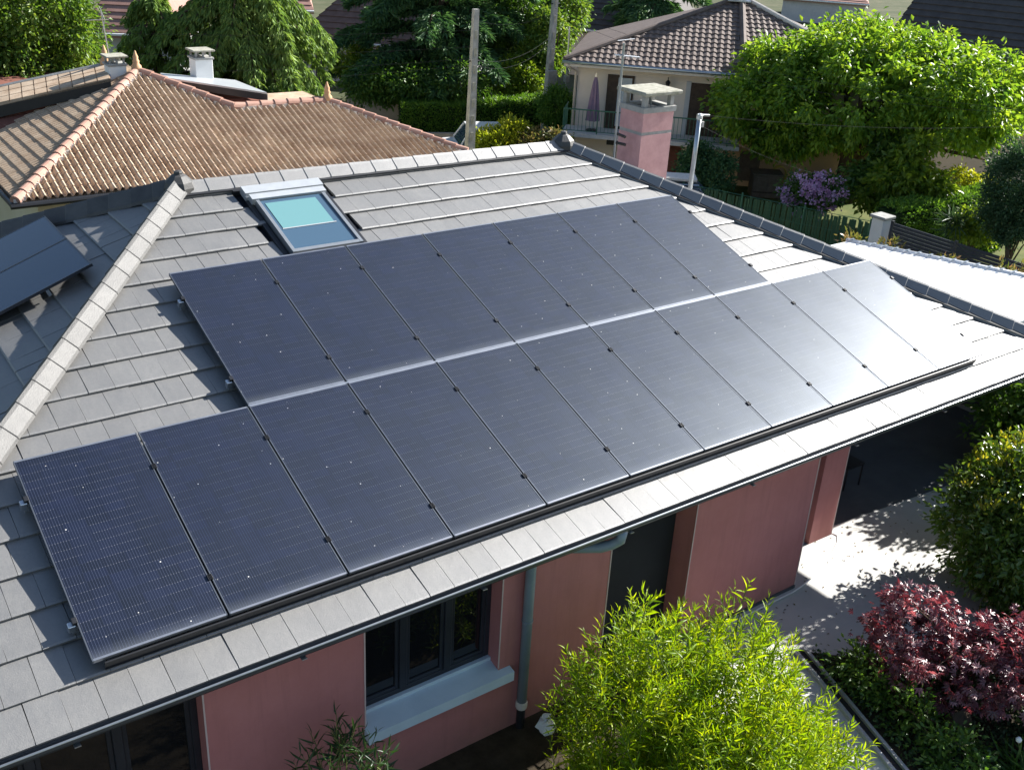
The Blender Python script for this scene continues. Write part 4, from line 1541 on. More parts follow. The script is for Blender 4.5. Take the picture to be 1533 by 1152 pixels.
pl = thing('gate_pillar', 'white gate pillar with flat concrete cap at the end of the green fence', 'pillar', (22.22, 8.5, 0))
part('shaft', MB().cbox((22.04, 8.32, 0), (22.40, 8.68, 1.70), .012), WHITE, pl)
part('cap', MB().cbox((21.98, 8.26, 1.702), (22.46, 8.74, 1.78), .015), CONC, pl)
sf = thing('slat_fence', 'dark grey horizontal slat fence running right from the white pillar', 'fence', (22.4, 5.2, 0))
for x in range(4):
    y = 8.28 - x * 1.86
    part('post', MB().box((22.36, y - .035, 0), (22.43, y + .035, 1.66)), SLAT, sf)
    slat_me = MB().cbox((-.012, -.885, 0), (.012, .885, .082), .004)
    me = slat_me.mesh('slat', SLAT)
    for k_ in range(17):
        o = link('slat', me, sf)
        o.location = Vector((22.395, y - .93, .06 + k_ * .092)) - Vector(sf.location)
        o.rotation_euler = (0, -.12, 0)

# ------------------------------------------------------------------ poles and wires


def concrete_pole(name, label, base, top_z, lean, boxz=None):
    t = thing(name, label, 'utility pole', base)
    b = Vector(base)
    tp = Vector((b.x + lean[0], b.y + lean[1], top_z))
    mb = MB()
    vs = []
    for (p, w, d_) in ((b, .15, .11), (tp, .085, .07)):
        vs += [p + Vector((-w, -d_, 0)), p + Vector((w, -d_, 0)), p + Vector((w, d_, 0)), p + Vector((-w, d_, 0))]
    mb.add(vs, [(0, 3, 2, 1), (4, 5, 6, 7), (0, 1, 5, 4), (1, 2, 6, 5), (2, 3, 7, 6), (3, 0, 4, 7)])
    part('shaft', mb, CONC, t)
    for i in range(9):
        p = b.lerp(tp, .15 + .09 * i)
        w = .15 - .065 * (.15 + .09 * i)
        part('recess', MB().box((p.x - w * .45, p.y - w * .8 - .012, p.z - .12), (p.x + w * .45, p.y - w * .75 + .02, p.z + .12)), CONCMOSS, t)
    part('wire_hook', MB().tube([tp + Vector((-.2, 0, -1.5)), tp + Vector((.2, 0, -1.5))], .02, 5), BLACK, t)
    if boxz:
        part('meter_box', MB().cbox((b.x - .22, b.y - .30, boxz), (b.x + .22, b.y - .13, boxz + .8), .02), CONC, t)
    return t


concrete_pole('utility_pole', 'tall tapered concrete utility pole in the middle, in front of the hedge', (17.06, 20.23, 0), 5.62, (.05, -.02))
concrete_pole('utility_pole', 'slimmer concrete utility pole farther right with a grey box', (24.18, 25.57, 0), 6.6, (.1, -.05), 1.9)
thinp = thing('thin_post', 'thin grey metal post left of the cream house', 'post', (25.08, 25.50, 2.01))
part('tube', MB().tube([(25.06, 25.51, 1.89), (25.04, 25.52, 4.26)], .035, 6), ZINC, thinp)
part('box', MB().cbox(tuple(Vector((25.06, 25.51, 2.32)) - Vector((.09, .09, .12))), tuple(Vector((25.06, 25.51, 2.32)) + Vector((.09, .09, .12)))), CONC, thinp)


def wire(A, B, sag, label, r=.009):
    A, B = Vector(A), Vector(B)
    pts = []
    for i in range(17):
        f = i / 16
        pts.append(A.lerp(B, f) - Vector((0, 0, sag * 4 * f * (1 - f))))
    solo('overhead_wire', MB().tube(pts, r * .5, 4), WIREM, label, 'wire', tuple(A), 'overhead wires between the poles')


WIREM = mat_rough('grey_cable', (.03, .03, .032), (.05, .05, .054), 4, .95, 0, spec=.05)
PL1 = (17.08, 20.22, 4.01)
wire(PL1, (4.66, 28.33, 2.80), .25, 'lowest overhead wire from the middle pole towards the left house')
wire((17.08, 20.22, 4.19), (4.71, 28.32, 3.19), .2, 'second lowest wire from the middle pole towards the left')
wire((17.08, 20.22, 4.54), (4.80, 28.31, 3.77), .2, 'upper wire from the middle pole across the weeping cedar')
wire((17.07, 20.23, 5.02), (4.90, 28.29, 4.42), .2, 'topmost wire crossing the weeping cedar and left tree')
wire((17.10, 20.21, 4.01), (24.19, 25.56, 3.74), .45, 'sagging wire between the two concrete poles, lower')
wire((17.10, 20.21, 4.15), (24.18, 25.57, 3.91), .35, 'sagging wire between the two concrete poles, upper')
wire((21.02, 26.01, 4.53), (24.21, 25.55, 4.80), .3, 'short wire between the pole tops above the hedge')
wire((24.22, 25.54, 4.95), (22.63, 5.28, 4.99), .5, 'long wire from the far pole across the brown roof')
wire((24.23, 25.53, 4.76), (23.08, 5.50, 4.86), .7, 'lower long wire from the far pole across the big tree')
wire((12.59, 6.00, 5.50), (22.66, 5.22, 4.73), .15, 'wire from the galvanised roof post across the big tree', .0045)
wire((12.43, 6.00, 5.34), (22.60, 10.93, 2.22), .1, 'short dropping wire from the roof post towards the garden', .005)
wire((24.18, 25.57, 3.79), (12.22, 7.95, 6.30), .5, 'wire from the far pole down to the roof mast')

# ------------------------------------------------------------------ cars


def gnd2(p):
    return (p[0], p[1], -.02)



def car(name, label, loc, rz, paint, suv=False):
    t = thing(name, label, 'car', loc, None, (0, 0, rz))
    L, W, H = 2.1, .86, (1.62 if suv else 1.45)
    sec = [(-L, .55, .78), (-L + .08, .35, .86), (-1.1, .25, .92), (0, .25, .95), (1.1, .25, .90), (L - .1, .35, .78), (L, .5, .68)]
    mb = MB()
    vs = []
    for (x, zb, zt) in sec:
        w = W if abs(x) < 1.9 else W * .9
        vs += [(x, -w, zb), (x, -w * 1.02, (zb + zt) / 2), (x, -w * .93, zt), (x, w * .93, zt), (x, w * 1.02, (zb + zt) / 2), (x, w, zb)]
    fs = []
    for i in range(len(sec) - 1):
        for j in range(6):
            fs.append((i * 6 + j, i * 6 + (j + 1) % 6, (i + 1) * 6 + (j + 1) % 6, (i + 1) * 6 + j))
    fs += [tuple(range(6))[::-1], tuple(range(len(vs) - 6, len(vs)))]
    part('body', mb.add(vs, fs), paint, t, False)
    r0, r1 = -1.75 if suv else -1.6, .95
    cab = MB()
    roofx = (r0 + .35, r1 - .75)
    b = [(r0, -W * .9, .90), (r1, -W * .9, .90), (r1, W * .9, .90), (r0, W * .9, .90)]
    tt = [(roofx[0], -W * .72, H - .03), (roofx[1], -W * .72, H - .03), (roofx[1], W * .72, H - .03), (roofx[0], W * .72, H - .03)]
    cab.add(b + tt, [(0, 1, 5, 4), (1, 2, 6, 5), (2, 3, 7, 6), (3, 0, 4, 7), (4, 5, 6, 7)])
    part('window_glass', cab, PANEB, t)
    part('roof_panel', MB().cbox((roofx[0] - .04, -W * .73, H - .029), (roofx[1] + .06, W * .73, H + .012), .015), paint, t)
    for sy in (-1, 1):
        for (xb, xt) in ((r1, roofx[1]), (r0, roofx[0]), (-.4, -.42)):
            part('window_pillar', MB().tube([(xb, sy * W * .905, .90), (xt, sy * W * .725, H - .02)], .035, 5), paint, t)
        for x in (-1.3, 1.3):
            M = Matrix.Translation((x, sy * (W - .08), .31)) @ Matrix.Rotation(math.pi / 2, 4, 'X')
            wh = part('wheel', MB().lathe((0, 0, 0), [(.20, -.10), (.30, -.10), (.31, -.06), (.31, .06), (.30, .10), (.20, .10)], 18, M), RUBBER, t)
            part('rim', MB().lathe((0, 0, 0), [(.19, -.085), (.19, .085), (.05, .095)], 12, M), ALU, wh)
        part('headlight', MB().cbox((L - .12, sy * .62 - .16, .60), (L + .005, sy * .62 + .16, .72), .02), CASING, t)
        part('tail_light', MB().cbox((-L - .004, sy * .66 - .10, .62), (-L + .08, sy * .66 + .10, .80), .02), REDWALL, t)
        part('wing_mirror', MB().cbox((r1 - .35, sy * (W + .02) - .06, .93), (r1 - .22, sy * (W + .02) + .10, 1.05), .02), paint, t)
    if suv:
        for sy in (-.5, .5):
            part('roof_rail', MB().tube([(roofx[0], sy, H + .06), (roofx[1], sy, H + .06)], .018, 5), ALU, t)
        for x in (-1.1, -.6, -.1):
            part('rack_bar', MB().tube([(x, -.62, H + .10), (x, .62, H + .10)], .018, 5), ALU, t)
        rg = MB()
        for i in range(5):
            rg.tube([(-1.25, -.35 + i * .14, H + .17), (.15, -.35 + i * .14 + .03, H + .16)], .055, 6)
        part('roof_load', rg, MORTAR, t)
    return t


car('parked_car', 'dark blue grey car with loaded roof rack parked behind the right hip', (20.55, 13.9, -.12), R(-38), CARB, True)
car('parked_car', 'white car parked on the street behind the concrete pole', gnd2((20.12, 22.74, 1.04)), R(-24), CARW)

# ------------------------------------------------------------------ far houses


def far_house(label, A, B, depth, eave, ridge, wallm, roofm, setback=.5, name='far_house', hip=2.5, windows=()):
    """house with eave line A-B (xy), running back by depth; hip roof"""
    A, B = Vector((A[0], A[1], 0)), Vector((B[0], B[1], 0))
    ln = (B - A).length
    ang_ = math.atan2((B - A).y, (B - A).x)
    t = thing(name, label, 'house', tuple(A), None, (0, 0, ang_))
    part('wall', MB().box((setback, setback, -2), (ln - setback, depth - setback, eave)), wallm, t)
    h = min(hip, ln / 2 - .01)
    vs = [(0, 0, eave), (ln, 0, eave), (ln, depth, eave), (0, depth, eave), (h, depth / 2, ridge), (ln - h, depth / 2, ridge)]
    mb = MB().add(vs + [(x, y, z - .18) for x, y, z in vs[:4]], [(0, 1, 5, 4), (1, 2, 5), (2, 3, 4, 5), (3, 0, 4), (6, 9, 8, 7), (0, 6, 7, 1), (1, 7, 8, 2), (2, 8, 9, 3), (3, 9, 6, 0)])
    r_ = part('roof', mb, roofm, t)
    # courses on the face towards the photograph, and on its left end
    cm = MB()

    def crs(P, Q, S, T_, n):
        P, Q, S, T_ = Vector(P), Vector(Q), Vector(S), Vector(T_)
        nn = (Q - P).cross(T_ - P).normalized()
        if nn.z < 0:
            nn = -nn
        for k_ in range(n):
            f0, f1 = k_ / n, min(1, (k_ + 1.05) / n)
            cm.add([P.lerp(T_, f0) + nn * .07, Q.lerp(S, f0) + nn * .07, Q.lerp(S, f1) + nn * .025, P.lerp(T_, f1) + nn * .025, P.lerp(T_, f0) + nn * .01, Q.lerp(S, f0) + nn * .01], [(0, 1, 2, 3), (4, 5, 1, 0)])
    ncr = int(math.hypot(depth / 2, ridge - eave) / .34)
    crs(vs[0], vs[1], vs[5], vs[4], ncr)
    crs(vs[3], vs[0], vs[4], vs[4], ncr)
    o2 = part('tile_courses', cm, roofm, r_)
    o2['kind'] = 'stuff'
    part('ridge', MB().tube([vs[4], vs[5]], .10, 6), roofm, r_)
    part('gutter', MB().tube([(0, -.06, eave - .03), (ln, -.06, eave - .03)], .06, 6), WHITE, t)
    for (xa, xb, za, zb, m_) in windows:
        f = part('window', MB().box((xa, setback - .05, za), (xb, setback - .002, zb)), m_, t)
        part('shutter_box', MB().box((xa - .03, setback - .07, zb), (xb + .03, setback - .002, zb + .1)), WHITE, f)
    return t


A = (20.74, 41.02, 1.89)
B = (23.87, 38.32, 1.84)
h2 = far_house('grey white house with brown roof and pale shutter behind the weeping cedar', A, (27.42, 34.96, 1.82), 7.5, A[2], A[2] + 3.4, GREYW, BRROOF, .5, hip=3.4,
               windows=((2.6, 3.6, A[2] - 1.4, A[2] - .25, CURT), (.9, 1.3, A[2] - 2.0, A[2] - .3, DARKFR)))
A = (10.31, 38.37, 2.82)
far_house('pinkish brown roofed house far left behind the tv antenna', A, (13.64, 36.33, 2.63), 7, A[2], A[2] + 3.3, GREYW, PKROOF, .5, hip=3)
A = (34.68, 38.30, 2.42)
far_house('cream house with dark roof between the far pole and the brown roof', A, (37.59, 33.10, 2.48), 8, A[2], A[2] + 3.6, CREAM, DKROOF, .5, hip=3.2,
          windows=((2.0, 2.6, A[2] - 1.6, A[2] - .4, BLACK), (2.75, 3.3, A[2] - 1.6, A[2] - .4, BLACK), (4.4, 5.4, A[2] - 1.3, A[2] - .4, CURT)))
A = (33.94, 19.14, 2.07)
bh = far_house('large house with very dark lichen speckled roof behind the big tree', A, (36.85, 10.34, 2.20), 13, A[2], A[2] + 5.2, CREAM, DKROOF, .5, hip=1.0)
ld = Vector((39.85, 16.51, 5.46))
part('far_skylight', MB().box((9.2, 3.9, A[2] + 3.2), (10.0, 4.7, A[2] + 3.75)), CASING, bh)
A = (70.76, 54.71, 0.96)
far_house('far pale building with mauve roof at the upper edge right of the brown roof', A, (75.23, 49.07, 1.31), 9, A[2] + .8, A[2] + 2.6, GREYW, PKROOF, .3, hip=2)
A = (23.16, 49.79, 2.19)
far_house('white house with chimney far behind the weeping cedar', A, (25.53, 48.72, 2.13), 8, A[2], A[2] + 3, WHITE, PKROOF, .5, hip=3)

# conservatory / white awning behind the fir, stair wall
aw = thing('white_awning', 'white awning sheet by the concrete pole, in front of the dark fir', 'awning', (23.06, 29.22, 1.77))
part('canvas', MB().prism([(23.05, 30.18, 2.47), (23.28, 28.59, 2.77), (23.39, 28.99, 3.30), (23.51, 29.64, 3.11)], .04, (.5, .7, 0)), WHITE, aw)
part('front_glass', MB().prism([(23.15, 30.35, 2.44), (23.53, 29.63, 2.58), (23.62, 29.80, 3.08), (23.21, 30.56, 2.89)], .03, (.5, .7, 0)), PANEB, aw)
part('post', MB().tube([(23.31, 28.68, 2.76), (23.33, 28.67, 1.58)], .05, 6), WHITE, aw)
part('post', MB().tube([(23.15, 30.24, 2.46), (23.17, 30.22, 1.33)], .05, 6), WHITE, aw)
sw_ = thing('garden_stair', 'beige stair with low wall beside the concrete pole', 'stair', (23.29, 29.54, 1.49))
c0 = Vector((23.42, 29.70, 1.56))
for i in range(5):
    part('step', MB().box((c0.x - .9 + i * .22, c0.y - .5, -.1), (c0.x - .9 + i * .22 + .22, c0.y + .5, .35 + i * .18)), PAVE, sw_)
part('side_wall', MB().box((c0.x + .22, c0.y - .45, -.1), (c0.x + 1.0, c0.y + .6, 1.6)), PAVE, sw_)
sd = thing('dark_shed', 'low shed with dark flat roof at the left end of the long hedge', 'shed', (20.28, 31.16, 0.39))
d0, d1 = Vector((19.30, 32.83, 0.75)), Vector((20.92, 30.21, 0.76))
part('roof', MB().prism([d0, d1, d1 + Vector((1.2, 2.0, .35)), d0 + Vector((1.2, 2.0, .35))], .08), DKROOF, sd)
part('wall', MB().prism([(d0.x + .1, d0.y + .3, 0), (d1.x - .3, d1.y + .3, 0), (d1.x + .6, d1.y + 1.9, 0), (d0.x + 1.1, d0.y + 1.9, 0)], min(d0.z, d1.z) - .02), PAVE, sd)

# ------------------------------------------------------------------ vegetation
LF_BIG = mat_leaf('walnut_leaf', [(.075, .17, .022), (.15, .27, .028), (.27, .38, .04)], (1.6, 1.5, .6), .45, .46, .4)
LF_LEFT = mat_leaf('poplar_leaf', [(.055, .12, .022), (.10, .18, .03), (.19, .25, .05)], (1.6, 1.6, .6), .45, .40, .3)
LF_CED = mat_leaf('cedar_needle', [(.10, .18, .05), (.17, .27, .07), (.26, .36, .09)], (1.3, 1.3, .7), .6, .30, .2)
LF_FIR = mat_leaf('fir_needle', [(.045, .10, .044), (.075, .16, .06), (.12, .22, .075)], (1.1, 1.2, .7), .55, .2, .3)
LF_HEDGE = mat_leaf('hedge_leaf', [(.06, .14, .022), (.10, .20, .03), (.17, .28, .04)], (1.5, 1.5, .6), .5, .35, .25)
LF_MID = mat_leaf('mid_green_leaf', [(.04, .095, .018), (.075, .15, .027), (.13, .21, .036)], (1.5, 1.6, .6), .45, .35, .4)
LF_BRIGHT = mat_leaf('bright_green_leaf', [(.075, .15, .014), (.14, .22, .022), (.23, .30, .035)], (1.6, 1.5, .6), .45, .45, .4)
LF_YEL = mat_leaf('yellow_green_leaf', [(.18, .25, .02), (.30, .35, .03), (.42, .42, .05)], (1.5, 1.4, .5), .45, .42, .35)
LF_WIL = mat_leaf('lance_leaf', [(.095, .19, .006), (.20, .31, .008), (.38, .44, .014)], (1.6, 1.5, .4), .42, .46, .3, 1.6)
LF_LAU = mat_leaf('laurel_leaf', [(.055, .105, .016), (.088, .15, .022), (.13, .20, .028)], (1.6, 1.6, .6), .30, .30, .6, 1.5)
LF_LAUT = mat_leaf('young_laurel_leaf', [(.15, .21, .02), (.24, .28, .03), (.36, .31, .05)], (1.5, 1.3, .5), .32, .4, .5, 1.5)
LF_MAP = mat_leaf('purple_maple_leaf', [(.055, .024, .038), (.10, .034, .046), (.20, .075, .090), (.38, .25, .26)], (2.2, .8, .8), .36, .25, .55, 1.7)
LF_OLE = mat_leaf('oleander_leaf', [(.022, .052, .018), (.036, .075, .024)], (1.5, 1.6, .6), .4, .3, .4)
LF_GC = mat_leaf('ground_cover_leaf', [(.025, .06, .022), (.045, .09, .035), (.085, .13, .06)], (1.3, 1.3, .8), .5, .25, .4)
LF_RHO = mat_leaf('rhododendron_flower', [(.50, .27, .46), (.62, .40, .58), (.74, .56, .70)], (1.2, 1.0, 1.2), .6, .3, .2, 3)
LF_RED = mat_leaf('photinia_leaf', [(.10, .16, .03), (.18, .18, .05), (.26, .17, .10)], (1.3, 1.1, .8), .4, .35, .4, 2.5)
LF_CYP = mat_leaf('cypress_leaf', [(.03, .07, .03), (.045, .095, .042), (.07, .125, .055)], (1.2, 1.3, .8), .55, .2, .3)

# big tree right
tb = (28.3, 14.1, 0)
tree('walnut_tree', 'big spreading bright green tree in front of the dark roof, right', 'tree', tb,
     [(*(27.42, 13.66, 3.83), 3.2, 3.2, 1.75), (*(25.33, 15.51, 3.10), 1.7, 1.7, 1.15), (*(28.15, 10.75, 3.97), 2.0, 2.0, 1.4), (*(27.78, 14.02, 4.72), 2.3, 2.3, 1.05), (*(26.14, 15.33, 2.18), 1.3, 1.3, .6), (*(28.92, 11.41, 3.26), 2.0, 2.0, 1.0), (*(28.81, 10.63, 4.46), 1.4, 1.4, .9), (*(26.37, 15.83, 4.20), 1.5, 1.5, .9), (*(28.80, 12.54, 4.75), 1.4, 1.4, .8)],
     1000, 64, .33, .18, .5, T_FOLD, LF_BIG, BARK, 11, .42, (27.47, 13.76, 3.02), .65, .45, .74, .9, None, 24)
tree('poplar_tree', 'dense bright green tree at the upper left corner behind the orange roof', 'tree', (5.50, 25.12, 2.06),
     [(*(5.54, 25.11, 4.98), 1.9, 1.9, 2.4), (*(6.56, 24.88, 4.44), .85, .85, 1.6), (*(4.40, 24.83, 4.52), 1.4, 1.4, 2.0), (*(5.71, 25.08, 3.73), 1.3, 1.3, 1.2)],
     480, 80, .34, .13, .55, T_FOLD, LF_LEFT, BARK, 12, .2, None, .5, .45, .6, 1.1)


def conifer(name, label, base, H, Rm, nb_, seed, droop, mat, layer=0.0, spray=.34, width=.055, per=26, zmin=.08, shape=.75):
    rng = np.random.default_rng(seed)
    t = thing(name, label, 'conifer', base)
    Ps, As = [], []
    tr = MB()
    tr.tube([base, (base[0], base[1], base[2] + H * .6), (base[0], base[1], base[2] + H)], [.28, .16, .03], 8)
    for i in range(nb_):
        f = rng.uniform(zmin, 1)
        if layer:
            f = min(.985, round(f / layer) * layer + rng.normal() * .008)
        Lb = Rm * (1 - f) ** shape * rng.uniform(.6, 1.12) + .25
        az = rng.uniform(0, 2 * np.pi)
        d = np.array([np.cos(az), np.sin(az), 0])
        z0 = base[2] + H * f
        ns = max(4, int(Lb / .22))
        s = np.linspace(.12, 1, ns)
        line = np.array(base)[None] * np.array([1, 1, 0]) + d[None] * (s[:, None] * Lb)
        line[:, 2] = z0 + Lb * (.28 * s - (.28 + droop) * s ** 2)
        tr.tube([(base[0], base[1], z0), tuple(line[ns // 2]), tuple(line[-1])], [.05, .03, .01], 4, False)
        side = np.array([-d[1], d[0], 0])
        for j in range(ns):
            m = int(per * (.5 + s[j]))
            w = (.10 + .34 * np.sin(np.pi * min(1, s[j] * .9 + .08))) * min(1.0, Lb / 2.2)
            off = rng.uniform(-1, 1, size=(m, 1)) * w * side[None] + rng.normal(size=(m, 3)) * .05
            off[:, 2] -= np.abs(off @ side) * (.15 + droop * .6)
            Ps.append(line[j][None] + off)
            As.append(d[None] * .55 + np.sign(off @ side)[:, None] * side[None] * .45 + np.array([0, 0, -.15 - droop * 1.5])[None] + rng.normal(size=(m, 3)) * .25)
    P = np.concatenate(Ps)
    A = np.concatenate(As)
    P[:, 2] = np.maximum(P[:, 2], base[2] + .05)
    n = len(P)
    L = spray * rng.uniform(.6, 1.3, n)
    link('foliage', leaves('foliage', P - np.array(base), A, L, width * rng.uniform(.7, 1.4, n), T_FOLD, mat, rng, .5), t)
    part('trunk', tr, BARK, t)
    return t


def gnd(p):
    return (p[0], p[1], 0)


conifer('weeping_cedar', 'pale green weeping cedar with drooping sprays behind the orange roof', gnd((12.85, 27.55, 2.58)), 8.6, 4.8, 130, 21, .55, LF_CED, 0, .25, .055, 60, .03, .62)
conifer('weeping_cedar', 'smaller drooping cedar bough at the left of the weeping cedar', gnd((10.45, 29.49, 2.61)), 5.4, 2.6, 60, 22, .5, LF_CED, 0, .25, .055, 50, .1, .7)
conifer('fir_tree', 'tall dark layered fir in the upper middle, left of the concrete pole', gnd((23.09, 31.82, 1.06)), 12.5, 4.9, 170, 23, .12, LF_FIR, .055, .36, .075, 34, .14, .6)
conifer('fir_tree', 'dark fir behind the brown roof at the top edge', gnd((37.24, 33.44, 2.32)), 10, 3.4, 80, 24, .2, LF_FIR, .07, .42, .09, 26, .1, .7)
bb = (27.93, 32.14, 1.33)
tree('broadleaf_tree', 'mid green broad tree right of the dark fir at the top edge', 'tree', gnd(bb),
     [(*(26.63, 31.85, 3.98), 1.7, 1.7, 1.9), (*(28.46, 31.74, 2.97), 1.2, 1.2, 1.6), (*(26.79, 34.18, 4.00), 1.3, 1.3, 1.6), (*(29.59, 32.13, 4.18), 1.2, 1.2, 1.2)], 330, 70, .42, .20, .5, T_FOLD, LF_MID, BARK, 13, .2)
tree('broadleaf_tree', 'light green tree with reddish tips right behind the far pole', 'tree', gnd((26.47, 28.22, 2.56)),
     [(*(26.29, 28.36, 3.35), .8, .8, 1.3), (*(27.98, 29.58, 4.22), .8, .8, 1.0)], 130, 60, .35, .17, .5, T_FOLD, LF_LEFT, BARK, 14, .12)
tree('round_shrub', 'bright yellow green rounded shrub behind the long hedge', 'shrub', gnd((24.64, 28.35, 1.42)),
     [(*(24.51, 28.44, 1.87), 1.15, 1.15, .75), (*(25.07, 28.04, 1.80), .7, .7, .5)], 150, 60, .3, .15, .5, T_FOLD, LF_BRIGHT, BARK, 15, .08)
tree('garden_shrub', 'dark garden shrubs in front of the brown roofed house', 'shrub', gnd((20.25, 30.03, 1.52)),
     [(*(19.32, 30.55, 1.62), 1.1, 1.1, .7), (*(20.70, 29.76, 1.67), 1.4, 1.4, .7), (*(22.01, 28.35, 1.84), 1.0, 1.0, .7)], 260, 60, .35, .16, .5, T_FOLD, LF_MID, BARK, 16, .08)
tree('garden_shrub', 'sunlit yellow green shrub between weeping cedar and fir', 'shrub', gnd((19.68, 32.63, 1.66)),
     [(*(19.56, 32.69, 2.14), .9, .9, .7), (*(20.89, 31.97, 2.03), .9, .9, .6)], 110, 60, .3, .15, .5, T_FOLD, LF_BRIGHT, BARK, 17, .06)
tree('round_shrub', 'clipped round dark green shrub at the right end of the hedge', 'shrub', gnd((23.89, 24.52, 0.87)),
     [(*(23.86, 24.55, 1.50), .72, .72, .72)], 110, 70, .22, .10, .5, T_FOLD, LF_HEDGE, BARK, 18, .06)
tree('yellow_shrub', 'feathery yellow green shrub just behind the grey ridge', 'shrub', gnd((18.37, 20.54, 1.42)),
     [(*(18.28, 20.61, 1.50), .65, .65, .30), (*(18.95, 20.62, 1.64), .55, .55, .42)], 120, 70, .2, .12, .4, T_FOLD, LF_YEL, STEMG, 19, .05, None, -.3, .5)
tree('photinia_shrub', 'red tipped shrub behind the hip end cap', 'shrub', gnd((19.54, 19.68, 1.50)),
     [(*(19.33, 19.84, 1.55), .55, .55, .32), (*(19.59, 19.13, 1.68), .4, .4, .3)], 90, 60, .2, .12, .45, T_FOLD, LF_RED, STEMG, 20, .05, None, -.2, .5)
tree('palm_tree', 'small palm with pale fronds beside the far pole', 'palm', gnd((25.96, 28.62, 1.71)),
     [(*(25.92, 28.65, 2.47), .55, .55, .35)], 14, 26, .12, .55, .09, T_LANCE, LF_LEFT, BARK, 31, .09, (25.92, 28.64, 2.39), .1, .5, .2)


def hedge(name, label, A, B, w, h, mat, seed, leaf=.09, dens=1400, h2=None, cat='hedge'):
    rng = np.random.default_rng(seed)
    A, B = np.array(A[:2]), np.array(B[:2])
    base = (A + B) / 2
    t = thing(name, label, cat, (base[0], base[1], 0))
    d = (B - A)
    ln = np.linalg.norm(d)
    d /= ln
    nr = np.array([-d[1], d[0]])
    h2 = h2 or h
    n = int(dens * ln)
    s = rng.uniform(0, ln, n)
    hh = h + (h2 - h) * s / ln
    face = rng.random(n)
    lump = .05 * np.sin(s * 2.3) + .04 * np.sin(s * 5.1 + 1)
    P = np.zeros((n, 3))
    zf = rng.random(n)
    side = np.where(face < .40, -1, np.where(face < .6, 1, 0))
    off = np.where(side != 0, side * (w / 2 + lump + rng.normal(size=n) * .03), rng.uniform(-w / 2, w / 2, n))
    P[:, 0] = A[0] + d[0] * s + nr[0] * off - base[0]
    P[:, 1] = A[1] + d[1] * s + nr[1] * off - base[1]
    P[:, 2] = np.where(side != 0, zf * hh, hh + lump * .7 + rng.normal(size=n) * .035)
    Aa = rng.normal(size=(n, 3)) * .6
    Aa[:, 0] += side * nr[0] * .8
    Aa[:, 1] += side * nr[1] * .8
    Aa[:, 2] += np.where(side == 0, .9, .3)
    link('foliage', leaves('foliage', P, Aa, leaf * rng.uniform(.7, 1.4, n), leaf * .5, T_FOLD, mat, rng, .4), t)
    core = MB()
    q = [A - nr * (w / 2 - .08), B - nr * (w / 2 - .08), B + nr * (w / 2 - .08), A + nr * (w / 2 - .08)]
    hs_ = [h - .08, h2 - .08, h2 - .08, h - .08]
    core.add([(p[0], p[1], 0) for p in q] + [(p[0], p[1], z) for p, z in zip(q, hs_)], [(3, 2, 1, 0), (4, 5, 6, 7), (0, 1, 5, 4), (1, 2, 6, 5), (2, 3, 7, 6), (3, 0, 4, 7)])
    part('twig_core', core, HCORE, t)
    return t


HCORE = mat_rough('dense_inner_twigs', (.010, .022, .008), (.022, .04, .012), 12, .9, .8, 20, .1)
hedge('long_hedge', 'long clipped dark green hedge beside the street behind the pole', (19.46, 28.75, 0.04), (25.42, 25.86, 0.30), 1.3, 1.12, LF_HEDGE, 41, .10, 2600, 1.55)
hw = thing('low_wall', 'low beige wall at the foot of the long hedge', 'wall', (21.17, 26.51, 0.30))
wa, wb_ = Vector(gnd((17.97, 28.10, 0.09))), Vector(gnd((23.57, 25.41, 0.33)))
part('masonry', MB().prism([wa, wb_, wb_ + Vector((.1, .2, 0)), wa + Vector((.1, .2, 0))], .28), PAVE, hw)
hedge('side_hedge', 'dark green clipped hedge behind the white gate pillar', (23.72, 9.34, 1.20), (28.18, 8.69, 1.56), .9, 1.55, LF_HEDGE, 42, .09, 2200, 1.75)
tree('cypress_shrub', 'rounded dark cypress at the right edge behind the slat fence', 'shrub', gnd((23.61, 5.56, 2.08)),
     [(*(23.54, 5.71, 2.89), .92, .92, 1.3), (*(23.49, 5.80, 2.37), .6, .6, .7)], 260, 90, .18, .09, .4, T_FOLD, LF_CYP, BARK, 43, .08, None, -.1, .4)
tree('sunlit_sapling', 'young sapling with glowing yellow green leaves before the big tree trunk', 'tree', gnd((25.57, 10.17, 1.14)),
     [(*(25.49, 10.29, 2.01), .75, .75, .75), (*(25.64, 10.06, 2.72), .35, .35, .5), (*(25.21, 10.71, 1.54), .5, .5, .5), (*(25.98, 9.52, 1.85), .45, .45, .4)],
     110, 46, .22, .19, .55, T_FOLD, LF_BRIGHT, BARK, 44, .05, None, .5, .4)
tree('dark_sapling', 'dark leafy young tree left of the glowing sapling', 'tree', gnd((26.44, 11.57, 0.87)),
     [(*(26.42, 11.60, 2.01), .6, .6, 1.0), (*(25.81, 11.61, 1.45), .5, .5, .6)], 110, 50, .24, .17, .55, T_FOLD, LF_MID, BARK, 45, .06)
rb = gnd((23.73, 11.92, 0.86))
rt = tree('rhododendron', 'rhododendron covered with mauve purple flowers under the big tree', 'shrub', rb,
          [(*(23.69, 11.97, 1.20), .75, .75, .5), (*(23.44, 12.29, 1.35), .5, .5, .4), (*(23.93, 11.65, 1.45), .5, .5, .4)], 110, 40, .2, .13, .45, T_FOLD, LF_MID, BARK, 46, .05)
_rg = np.random.default_rng(47)
_P, _D = clumps([(*(23.61, 11.91, 1.28), .82, .82, .58), (*(23.33, 12.28, 1.38), .5, .5, .42), (*(23.87, 11.56, 1.50), .52, .52, .42)], 130, 26, .12, _rg, .85)
